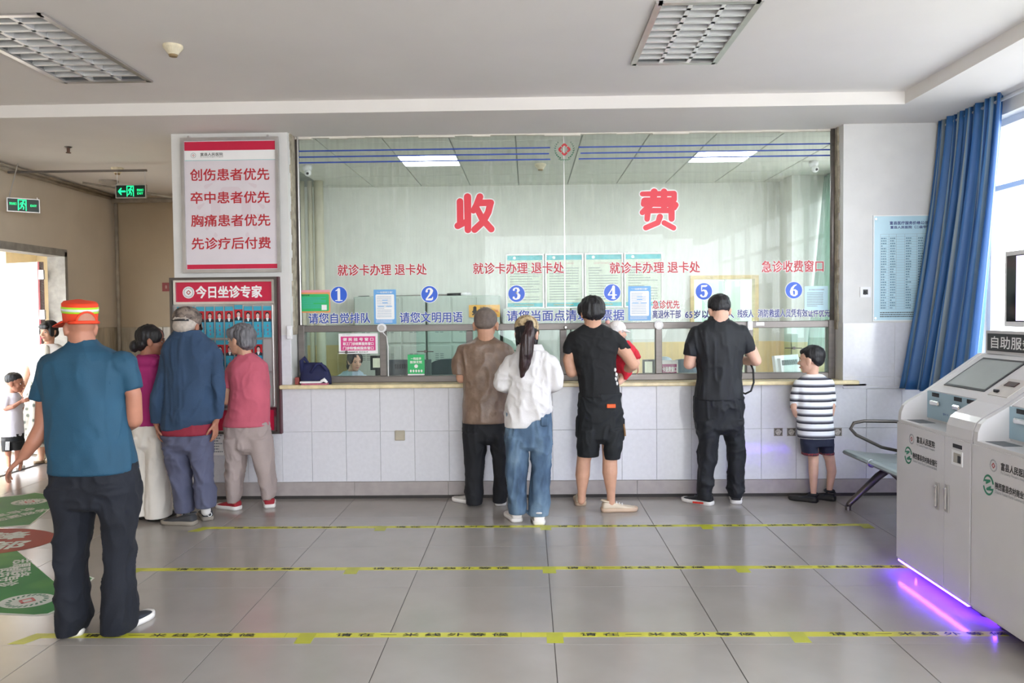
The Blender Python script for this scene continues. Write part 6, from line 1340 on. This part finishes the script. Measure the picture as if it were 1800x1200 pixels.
# ---- 6: man in the black polo
f = Fig('man in a black polo shirt and black trousers at window five', 6.48, 1265, SK_C)
f.head(1264.5, 521, 570, .02, yaw=0, pitch=26, wide=1.1); f.neck(1262, 568, -.01, 14)
f.rings([(566, 1248, 1278, .055), (582, 1226, 1302, .09), (650, 1234, 1298, .1), (700, 1230, 1298, .11), (745, 1230, 1298, .1)], f.body)
f.limb([(1226, 592, 0, 13), (1214, 624, 0, 11), (1211, 640, .0, 9.5), (1226, 636, .16, 7.5), (1240, 632, .27, 6)]); f.limb([(1302, 590, 0, 13), (1320, 616, 0, 11), (1329, 634, .0, 9.5), (1312, 634, .12, 8), (1292, 630, .26, 6)])
f.hand(f.w(1240, 632, .27), (.6, .7, 0), (.5, 0, -.4), -1, 1, .6); f.hand(f.w(1292, 630, .26), (-.7, .7, 0), (-.5, 0, -.4), 1, 1, .6)
for a_, b_ in ((1244, 1240), (1288, 1292)): f.limb([(a_, 742, 0, 13), (b_, 800, 0, 9), (b_, 866, 0, 6)])
f.finish(); f.hair([((0, -.022, .045), (.083, .096, .087)), ((0, -.066, .01), (.072, .044, .05)), ((0, -.07, -.012), (.058, .028, .03))], groove=.005)
pk = mat('black_polo_knit', '13161b', .7, var=.12, bump=.1, bscale=200)
g = MB(); f.rings([(562, 1240, 1284, .07), (572, 1226, 1300, .09), (582, 1214, 1312, .105), (600, 1214, 1312, .115), (632, 1226, 1305, .125), (665, 1226, 1302, .125), (702, 1220, 1306, .138)], g)
f.limb([(1224, 586, 0, 14), (1216, 606, 0, 13), (1212.5, 625, 0, 12)], g, True); f.limb([(1303, 584, 0, 14), (1312, 600, 0, 13), (1320, 617, 0, 12)], g, True); f.wear('shirt', g, pk, fold=0.0085, fscale=(9, 9, 3), seed=17)
g = MB(); f.rings([(555, 1247, 1278, .06), (562, 1243, 1283, .075), (568, 1239, 1287, .08)], g); f.wear('collar', g, pk, .007, 1, .6, 0)
g = MB(); f.rings([(695, 1220, 1305, .125), (715, 1219.5, 1306.5, .13), (752, 1222, 1306.5, .126), (762, 1226, 1303, .08)], g); f.rings([(736, 1221, 1265, .132), (780, 1227, 1261, .098), (830, 1227, 1256, .088), (862, 1225, 1251, .09), (876, 1227, 1250, .09)], g); f.rings([(736, 1265, 1306.5, .132), (785, 1279, 1308, .098), (830, 1280, 1309, .088), (858, 1279, 1308, .09), (872, 1281, 1303, .09)], g); f.wear('trousers', g, mat('black_chinos', '12151b', .75, var=.12, bump=.12, bscale=180), fold=0.0114, fscale=(8, 8, 6), seed=18)
ksh = mat('black_sport_shoe', '1a1a1c', .6); f.shoe((1252, 888), (1206, 880), ksh, M_solew, .27, toe_m=M_grey, label='black sport shoe with white sole'); o = f.shoe((1294, 886), (1292, 866), ksh, M_solew, .26, label='black sport shoe with white sole')
a, b = atZ(1222, 884, 0), atZ(1240, 886, 0); MB().tube([a + (-.03, -.052, .02), b + (-.03, -.055, .022)], .008, 6).build('red_accent', mat('red_accent', 'd8382c', .5), f.o)
MB().tube([f.w(1318, 636, .05), f.w(1324, 650, 0), f.w(1325, 672, -.02), f.w(1320, 687, -.03), f.w(1310, 692, -.02), f.w(1302, 688, .02)], .008, 8).top('wrist_strap', mat('black_strap', '0f0f10', .6), 'black strap loop hanging from the arm of the black polo man', 'strap', smooth=True)

# ---- 7: boy in the striped shirt
f = Fig('boy in a black and white striped t-shirt at window six', 6.56, 1434, SK_C); f.size = .0058
f.head(1425, 608, 656, 0, yaw=52, pitch=4, wide=1.06); f.neck(1428, 660, 0, 8.5)
f.rings([(658, 1418, 1442, .045), (672, 1406, 1452, .065), (720, 1410, 1454, .075), (770, 1412, 1458, .08)], f.body)
f.limb([(1404, 680, 0, 8), (1396, 715, 0, 6.5), (1400, 728, .03, 6), (1412, 726, .09, 5)]); f.limb([(1456, 680, 0, 8), (1462, 715, 0, 6.5), (1460, 728, .03, 6), (1450, 726, .09, 5)]); f.hand(f.w(1412, 726, .09), (1, .15, .1), (0, 0, -1), 1, .72, .4); f.hand(f.w(1450, 726, .09), (-1, .15, .1), (0, 0, -1), -1, .72, .4)
f.limb([(1426, 770, 0, 13), (1430, 806, 0, 8.8), (1430, 828, 0, 8.4), (1430, 864, 0, 5), (1430, 876, 0, 5)]); f.limb([(1448, 770, .05, 13), (1459, 808, .07, 8.8), (1462, 828, .08, 8.2), (1458, 860, .08, 5), (1458, 870, .08, 5)])
f.finish(.4); f.hair([((0, -.026, .04), (.079, .0945, .083)), ((0, -.064, .0), (.0685, .043, .056)), ((0, .035, .066), (.058, .045, .036))], groove=.004)
strp = rampmat('striped_jersey', [(0.0, '34343e'), (0.2, '34343e'), (0.3, '77787e'), (0.42, 'aeb0b4'), (0.5, 'e6e8ea'), (0.94, 'eceeee')], 'BAND', 17.0, .85, axis=2, interp='LINEAR')
g = MB(); f.rings([(657, 1417, 1444, .048), (662, 1408, 1452, .065), (670, 1399, 1459, .08), (690, 1398, 1461, .09), (722, 1401, 1462, .095), (769, 1403, 1467, .1)], g); f.limb([(1404, 676, 0, 10), (1398, 698, 0, 9.5), (1397, 720, .02, 8)], g, True); f.limb([(1456, 674, 0, 10), (1461, 696, 0, 8.5), (1462, 716, .02, 7.5)], g, True); f.wear('shirt', g, strp, .0075, 3, .45, .003, (9, 9, 5), 20)
g = MB(); f.rings([(760, 1406, 1465, .085), (783, 1408, 1464, .09)], g); f.rings([(778, 1408, 1436, .085), (798, 1411, 1437.5, .08)], g); f.rings([(778, 1437, 1464.5, .085, .03), (796, 1440, 1464, .08, .05)], g); f.wear('shorts', g, mat('navy_shorts', '1d2338', .85, var=.08), .0075, 2, .45, .003, (10, 10, 6), 21)
pl_ = rampmat('tartan_cuff', [(0.3, '7a2530'), (0.5, '3c3238'), (0.62, '9a4a48')], 'NOISE', 60, .8)
g = MB(); f.rings([(794, 1410, 1438, .083), (799, 1410, 1438, .083)], g); f.rings([(793, 1439.5, 1465, .083, .05), (797.5, 1439.5, 1465, .083, .05)], g); f.wear('cuff', g, pl_, .006, 1, .6, 0)
sd = mat('black_sandal', '191a20', .6); f.shoe((1437, 883), (1396, 878), sd, M_solek, .225, .04, .06, .03); f.shoe((1468, 880), (1436, 876), sd, M_solek, .215, .04, .06, .03)
for (x, y, dy) in ((1430, 868, 0), (1458, 862, .08)):
    c = f.w(x, y, dy); MB().tube([c + (.034 * math.cos(a_ / 12 * 2 * math.pi), .04 * math.sin(a_ / 12 * 2 * math.pi), 0) for a_ in range(12)], .01, 8, closed=True).build('sandal_strap', sd, f.o, True)

# ---- 8: woman in magenta
f = Fig('woman in a magenta top and white trousers, face in profile beside the old man', 6.1, 262, SK_D)
f.head(268, 573, 624, 0, yaw=-72, pitch=6); f.neck(256, 632, -.01, 11)
f.rings([(625, 246, 276, .05), (645, 238, 290, .08), (700, 240, 290, .1), (745, 238, 290, .1), (780, 240, 290, .1)], f.body)
f.limb([(246, 650, -.02, 9), (240, 692, -.02, 7), (252, 703, .12, 6), (266, 700, .26, 5)]); f.limb([(286, 650, .05, 9), (294, 692, .06, 7), (298, 689, .2, 6), (300, 684, .3, 5)]); f.hand(f.w(266, 700, .26), (.3, 1, 0), (0, 0, -1), 1, .92, .4); f.hand(f.w(300, 684, .3), (-.1, 1, 0), (0, 0, -1), -1, .92, .4)
for a_, b_ in ((250, 250), (276, 276)): f.limb([(a_, 770, 0, 12), (b_, 830, 0, 9), (b_, 900, 0, 6)])
f.finish(); f.hair([((0, -.03, .035), (.085, .1, .09)), ((0, -.07, -.03), (.07, .05, .06)), ((0, -.125, -.055), (.045, .04, .045)), ((.055, .015, .04), (.03, .06, .06)), ((-.055, .015, .04), (.03, .06, .06))], groove=.005)
mg = mat('magenta_knit', '9c2166', .8, var=.06, bump=.15, bscale=150)
g = MB(); f.rings([(622, 244, 276, .055), (632, 238, 284, .08), (650, 232, 292, .11), (690, 232, 292, .12), (746, 232, 294, .134)], g); f.limb([(242, 648, -.02, 14), (237, 690, -.02, 13), (252, 704, .12, 11), (262, 702, .22, 8)], g, True); f.limb([(288, 648, .05, 13), (296, 690, .06, 12), (299, 688, .2, 10), (300, 686, .26, 8)], g, True); g.ell(f.w(256, 636, -.07), (.11, .05, .05)); f.wear('top', g, mg, fold=0.0076, seed=23)
g = MB(); f.rings([(738, 234, 292, .12), (781, 233, 293, .12), (790, 236, 290, .08)], g); f.rings([(765, 233, 263, .127), (830, 236, 262, .095), (880, 234, 264, .11), (903, 233, 265, .12)], g); f.rings([(765, 262, 294, .127), (830, 262, 292, .095), (880, 260, 297, .11), (907, 259, 299, .12)], g); f.wear('trousers', g, mat('white_trousers', 'ded8d0', .85, var=.02), fold=0.0095, fscale=(10, 10, 3), seed=24)
f.shoe((254, 912), (248, 893), ksh, M_solek, .25, label='black shoe'); f.shoe((266, 916), (306, 902), ksh, M_solek, .25, label='black shoe')

# ---- 9: old man in the navy jacket
f = Fig('old man in a navy blue jacket and camouflage cap', 5.98, 332, SK_A)
f.head(329, 546, 602, .02, yaw=-4, pitch=16, wide=1.08); f.neck(330, 600, -.01, 14)
f.rings([(596, 316, 346, .055), (618, 296, 374, .09), (680, 296, 376, .11), (740, 298, 376, .11), (790, 298, 372, .1)], f.body)
f.limb([(298, 630, 0, 9), (282, 684, -.05, 7.5), (275, 728, -.06, 6.5), (275, 744, -.05, 5.5)]); f.limb([(376, 630, 0, 9), (385, 684, -.04, 7), (382, 726, -.04, 6), (379, 742, -.03, 5.5)]); f.hand(f.w(275, 742, -.05), (.12, .1, -1), (1, .2, 0), 1, 1.0, .45); f.hand(f.w(378, 740, -.03), (-.02, .1, -1), (-1, .2, 0), -1, 1.0, .45)
for a_, b_ in ((308, 318), (350, 358)): f.limb([(a_, 770, 0, 13), (b_, 830, 0, 9), (b_ + 3, 900, 0, 6)])
f.finish(); gw = mat('white_grey_hair', 'b9aea4', .7, var=.1, vscale=40); f.hair([((0, -.022, .03), (.0775, .093, .08)), ((0, -.062, -.01), (.068, .045, .055))], gw, groove=.002)
cm = rampmat('brown_camouflage', [(0.3, '4a403c'), (0.44, '6b5f58'), (0.55, '85776c'), (0.68, '56494a')], 'NOISE', 16, .85); g = f.hp([((0, -.014, .06), (.09, .106, .082))]); cp = f.wear('cap', g, cm, .006, 2, .5, .001, label='brown camouflage cap'); T = f.T
arch = [T((.045 * math.cos(math.pi * i / 10), -.115 + .012 * math.sin(math.pi * i / 10), .018 + .045 * math.sin(math.pi * i / 10))) for i in range(11)]; MB().add(arch, [tuple(range(11))]).build('opening', gw, cp, label='grey hair in the back opening'); MB().tube([T((-.055, -.1, .02)), T((0, -.122, .016)), T((.055, -.1, .02))], .008, 8).build('strap', M_black, cp, True)
vs = []; fs = []
for r_ in range(3):
    for i in range(13):
        an = math.pi * (.1 + .8 * i / 12); vs.append(T((.086 * math.cos(an), -.01 + .1 * math.sin(an) * (1 + .33 * r_ * math.sin(an)), .035 - .014 * r_)))
for r_ in range(2):
    for i in range(12): fs.append((r_ * 13 + i, r_ * 13 + i + 1, r_ * 13 + i + 14, r_ * 13 + i + 13))
MB().add(vs, fs).build('visor', cm, cp, True).modifiers.new('t', 'SOLIDIFY').thickness = .005
jk = mat('navy_jacket', '2d4460', .85, var=.08, vscale=6, bump=.15, bscale=160)
g = MB(); f.rings([(582, 306, 352, .07), (592, 300, 362, .085), (603, 290, 376, .1), (616, 285, 384, .12), (650, 292, 378, .132), (690, 290, 380, .138), (720, 287, 384, .142), (736, 285.5, 386, .145), (746, 285, 372, .143), (754, 286, 345, .14)], g)
f.limb([(297, 624, 0, 14), (281, 680, -.05, 12.5), (275, 722, -.06, 10.5), (275, 743, -.05, 9.5)], g, True); f.limb([(376, 622, 0, 14), (386, 680, -.04, 10.5), (383.5, 715, -.04, 9.5), (380, 734, -.03, 9.5)], g, True); f.wear('jacket', g, jk, fold=0.0104, fscale=(9, 9, 3), seed=26)
g = MB(); f.rings([(580, 308, 351, .075), (590, 299, 360, .09), (596, 294, 366, .088)], g); f.wear('collar', g, jk, .0075, 1, .6, .002)
g = MB(); f.rings([(735, 286, 375, .136), (763, 285.5, 374, .142)], g); f.wear('undershirt', g, mat('crimson_shirt', '8c2438', .8, var=.06), .009, 2, .5, .003, label='crimson shirt hem')
tg = mat('slate_trousers', '575a72', .85, var=.06, vscale=6, bump=.12, bscale=160); g = MB(); f.rings([(755, 286, 372, .12), (787, 288, 372, .12), (796, 291, 369, .08)], g); f.rings([(765, 287, 330, .127), (830, 299, 334, .09), (870, 306, 337, .085), (899, 310, 340, .085)], g); f.rings([(765, 328, 372, .127), (830, 342, 374, .09), (870, 346, 377, .085), (891, 347, 377, .085)], g); f.wear('trousers', g, tg, fold=0.0114, fscale=(8, 8, 6), seed=28)
g = MB(); f.limb([(329, 892, 0, 9), (328, 908, 0, 9)], g); f.limb([(362, 882, 0, 8.5), (362, 898, 0, 8.5)], g); f.wear('sock', g, wht, .006, 1, .6, 0); gs = mat('dark_grey_sneaker', '3b3c40', .8, var=.1); f.shoe((344, 922), (287, 920), gs, mat('grey_sole', '8f877c', .7), .27); f.shoe((366, 915), (352, 893), gs, MATS['grey_sole'], .27)
MB().tube([atZ(372, 913, 0) + (.0 + .016 * math.cos(i / 10 * 6.28), -.035, .05 + .016 * math.sin(i / 10 * 6.28)) for i in range(10)], .003, 6, closed=True).build('shoe_mark', M_paper, f.o)

# ---- 10: elderly woman in pink
f = Fig('elderly grey haired woman in a pink t-shirt and red shoes', 6.36, 436, SK_B)
f.head(422, 571, 624, 0, yaw=70, pitch=4, wide=1.04); f.neck(432, 628, -.01, 11)
f.rings([(622, 420, 446, .05), (642, 408, 464, .08), (700, 406, 464, .1), (745, 402, 464, .11), (785, 404, 466, .1)], f.body)
f.limb([(412, 650, 0, 9), (399, 682, -.02, 8), (398, 704, -.02, 8), (404, 702, .12, 7), (414, 696, .22, 5.5)]); f.limb([(460, 650, .03, 11), (464, 690, .05, 9), (454, 700, .16, 7.5), (436, 696, .22, 5.5)]); f.hand(f.w(414, 696, .22), (1, .3, .1), (0, 0, -1), 1, .92, .4); f.hand(f.w(436, 696, .22), (-1, .3, .1), (0, 0, -1), -1, .92, .4)
f.limb([(418, 780, 0, 12), (413, 838, 0, 8.5), (411, 880, 0, 6)]); f.limb([(456, 780, 0, 12), (469, 835, 0, 8.5), (472, 874, 0, 6)])
f.finish(); gh = mat('grey_hair', '6a686c', .5, var=.3, vscale=60, stretch=(1, 1, .2), bump=.5, bscale=120); f.hair([((0, -.03, .037), (.086, .1, .09)), ((0, -.066, -.018), (.076, .055, .062)), ((.05, .02, .055), (.035, .055, .045)), ((-.05, .02, .055), (.035, .055, .045)), ((0, .04, .075), (.05, .04, .03))], gh, groove=.006)
pk2 = mat('dusty_pink_jersey', 'bf5a6c', .8, var=.05, vscale=6, bump=.12, bscale=200)
g = MB(); f.rings([(620, 420, 444, .052), (627, 414, 454, .075), (636, 405, 464, .1), (652, 402, 470, .115), (684, 407, 472, .125), (720, 402, 473, .13), (738, 395, 473, .135), (748, 393, 474, .143)], g); f.limb([(412, 646, 0, 13), (403, 664, 0, 12), (400.5, 683, -.02, 10.5)], g, True); f.limb([(461, 646, .03, 12), (466, 664, .04, 9.5), (466, 682, .05, 8.5)], g, True); f.wear('shirt', g, pk2, fold=0.0076, fscale=(8, 8, 4), seed=30)
g = MB(); f.rings([(740, 394, 473, .125), (785, 396, 475, .124), (796, 400, 471, .08)], g); f.rings([(768, 396, 435, .131), (835, 399, 426, .095), (868, 400, 423, .09), (881, 402, 420, .085)], g); f.rings([(768, 436, 474.5, .131), (835, 457, 482, .095), (864, 461, 483, .09), (875, 463, 481, .085)], g); f.wear('trousers', g, mat('taupe_trousers', 'a39490', .85, var=.04, bump=.1, bscale=150), fold=0.0114, fscale=(9, 9, 5), seed=31)
rsh = mat('red_knit_shoe', '9c1f2c', .75, var=.08); f.shoe((420, 896), (386, 891), rsh, M_solew, .235); f.shoe((474, 893), (472, 874), rsh, M_solew, .235)

# ---- 11: woman at the doorway
f = Fig('woman in a white cardigan and floral dress at the doorway', 8.5, 80, SK_B)
f.head(85, 565, 600, 0, yaw=168, pitch=6); f.neck(86, 607, .02, 7)
f.rings([(604, 76, 98, .05), (620, 62, 108, .08), (660, 64, 106, .1), (720, 60, 106, .12), (780, 60, 104, .1)], f.body); f.limb([(60, 622, 0, 7), (50, 648, -.02, 6), (43, 672, -.06, 5), (36, 690, -.12, 4)]); f.hand(f.w(36, 690, -.12), (-.3, -.1, -1), (0, -1, 0), -1, .92, .4); f.limb([(110, 622, 0, 7), (116, 650, 0, 6), (116, 690, -.02, 5)]); f.hand(f.w(116, 690, -.02), (0, 0, -1), (-1, 0, 0), 1, .92, .4)
f.limb([(72, 770, 0, 8), (72, 790, 0, 6.5), (73, 806, -.02, 4)]); f.limb([(90, 770, .05, 8), (90, 790, .05, 6.5), (90, 803, .05, 4)])
f.finish(.4); f.hair([((0, -.022, .04), (.085, .1, .088)), ((0, -.06, -.02), (.075, .05, .06)), ((0, .06, .06), (.062, .03, .035)), ((.066, .02, .0), (.018, .04, .06)), ((-.066, .02, .0), (.018, .04, .06))])
flo = rampmat('floral_print', [(0.0, '45493f'), (0.22, '6f7268'), (0.32, 'b9b3a6'), (1.0, 'c6c0b3')], 'VORONOI', 14, .85, interp='LINEAR')
g = MB(); f.rings([(612, 80, 92, .06), (640, 60, 108, .1), (680, 54, 108, .12), (740, 40, 104, .16), (782, 36, 100, .18)], g); f.wear('dress', g, flo, fold=0.0114, fscale=(8, 8, 2), seed=33)
g = MB(); f.rings([(604, 74, 100, .055), (612, 56, 114, .085), (640, 54, 113, .112), (668, 58, 112, .125)], g); f.limb([(59, 618, 0, 8.5), (50, 643, -.02, 7)], g, True); f.limb([(111, 618, 0, 8.5), (116, 643, 0, 7)], g, True); f.wear('cardigan', g, mat('white_cardigan', 'd2ccc8', .85, var=.02), fold=0.0057, seed=34)
g = MB(); a_ = f.w(80, 608, -.125); g.ell(f.w(82, 618, -.083), (.04, .034, .075)); f.wear('neckline', g, flo, .007, 1, .6, 0)
csh = mat('cream_shoe', 'd8cdb8', .7); f.shoe((74, 809), (60, 822), csh, mat('tan_sole', '8a7458', .7), .24); f.shoe((92, 808), (84, 818), csh, MATS['tan_sole'], .24)
# ---- 12: little boy at the doorway
f = Fig('small boy in a white t-shirt and black shorts at the doorway', 8.1, 22, SK_A); f.size = .0055
f.head(27, 656, 690, 0, yaw=-80, pitch=6, wide=1.08); f.neck(23, 693, 0, 5.5)
f.rings([(692, 16, 30, .04), (702, 10, 36, .06), (740, 10, 36, .07), (775, 10, 36, .07)], f.body); f.limb([(14, 704, -.06, 5), (10, 718, -.08, 4.5), (24, 714, -.1, 4), (36, 706, -.08, 3)]); f.hand(f.w(36, 706, -.08), (1, 0, .3), (0, 1, 0), 1, .6, .7); f.limb([(32, 704, .06, 5), (36, 722, .08, 4.5), (40, 712, .1, 3.5)])
f.limb([(15, 780, -.03, 7), (14, 800, -.03, 5), (15, 818, -.03, 3.5)]); f.limb([(32, 780, .04, 7), (31, 798, .05, 5), (30, 814, .05, 3.5)])
f.finish(.45); f.hair([((0, -.024, .05), (.08, .095, .076)), ((0, -.05, .03), (.074, .05, .05))], groove=.003)
g = MB(); f.rings([(690, 15, 31, .045), (698, 8, 36, .075), (730, 5, 38, .085), (766, 2, 40, .095)], g); f.limb([(13, 702, -.06, 7), (9, 718, -.08, 6.5)], g, True); f.limb([(33, 702, .06, 7), (36, 716, .08, 6)], g, True); f.wear('shirt', g, mat('white_jersey', 'c9c5ce', .85, var=.02), .0075, 2, .5, .003, seed=36)
g = MB(); f.rings([(760, 5, 40, .085), (775, 5, 40, .09)], g); f.rings([(772, 5, 23, .075, -.02), (792, 7, 22, .07, -.02)], g); f.rings([(772, 23, 41, .075, .02), (790, 25, 41, .07, .04)], g); f.wear('shorts', g, bt, .0075, 2, .5, .003, seed=37)
mb = MB()
for i in range(3): mb.tube([f.w(11 + 2.6 * i, 776, -.108), f.w(10.5 + 2.6 * i, 791, -.1)], .0045, 6)
mb.build('white_stripes', M_paper, f.o); f.shoe((16, 824), (10, 832), mat('white_black_shoe', 'cfcac6', .7), M_solew, .19, .036, .06); f.shoe((32, 820), (40, 826), MATS['white_black_shoe'], M_solew, .19, .036, .06)
# ---- 13: clerk behind the glass
f = Fig('clerk in a pale blue uniform sitting behind window one', 7.95, 621, SK_C)
f.head(624, 618, 651, 0, yaw=215, pitch=10); f.neck(618, 656, .03, 7)
f.rings([(654, 608, 628, .05), (668, 598, 636, .08), (700, 600, 636, .1), (760, 598, 638, .11)], f.body); f.limb([(598, 672, 0, 8), (592, 705, -.03, 6.5), (604, 712, -.22, 5.5), (614, 708, -.32, 4.5)]); f.limb([(638, 670, 0, 8), (645, 704, -.03, 6.5), (638, 712, -.22, 5.5), (630, 708, -.32, 4.5)]); f.hand(f.w(614, 708, -.32), (.3, -1, 0), (0, 0, -1), -1, .92, .4); f.hand(f.w(630, 708, -.32), (-.3, -1, 0), (0, 0, -1), 1, .92, .4)
f.limb([(610, 762, 0, 12), (606, 768, -.42, 9), (606, 840, -.46, 6)]); f.limb([(632, 762, 0, 12), (632, 768, -.42, 9), (632, 840, -.46, 6)])
f.finish(.4); f.hair([((0, -.026, .036), (.086, .1, .088)), ((0, -.07, -.025), (.076, .055, .065)), ((.06, .01, .03), (.025, .055, .06)), ((-.06, .01, .03), (.025, .055, .06)), ((.02, -.085, -.08), (.05, .035, .05))])
g = MB(); f.rings([(652, 604, 632, .06), (660, 594, 640, .09), (675, 590, 646, .11), (720, 592, 646, .12), (765, 592, 646, .13)], g); f.limb([(597, 668, 0, 10), (590, 704, -.03, 9), (604, 712, -.22, 8)], g, True); f.limb([(640, 668, 0, 10), (647, 704, -.03, 9), (638, 712, -.22, 8)], g, True); bl_ = mat('pale_blue_uniform', 'b9cfe0', .75, var=.03); f.wear('uniform', g, bl_, fold=0.0057, seed=40)
for sg, x in ((-1, 611), (1, 630)): MB().add([f.w(x, 650, -.02), f.w(x + 9 * sg, 656, -.06), f.w(x + 4 * sg, 667, -.11), f.w(x - 2 * sg, 662, -.1)], [(0, 1, 2, 3)]).build('lapel', bl_, f.o).modifiers.new('t', 'SOLIDIFY').thickness = .006
g = MB(); f.rings([(750, 596, 642, .12, -.02), (772, 596, 642, .12, -.02)], g); f.limb([(609, 764, -.05, 14), (606, 769, -.42, 11), (606, 838, -.46, 8)], g); f.limb([(632, 764, -.05, 14), (632, 769, -.42, 11), (632, 838, -.46, 8)], g); f.wear('trousers', g, bt, fold=0.0038)
chair(600, 668, 8.28, .4, .45, 'dark office chair behind the clerk', MATS['slate_fabric'])
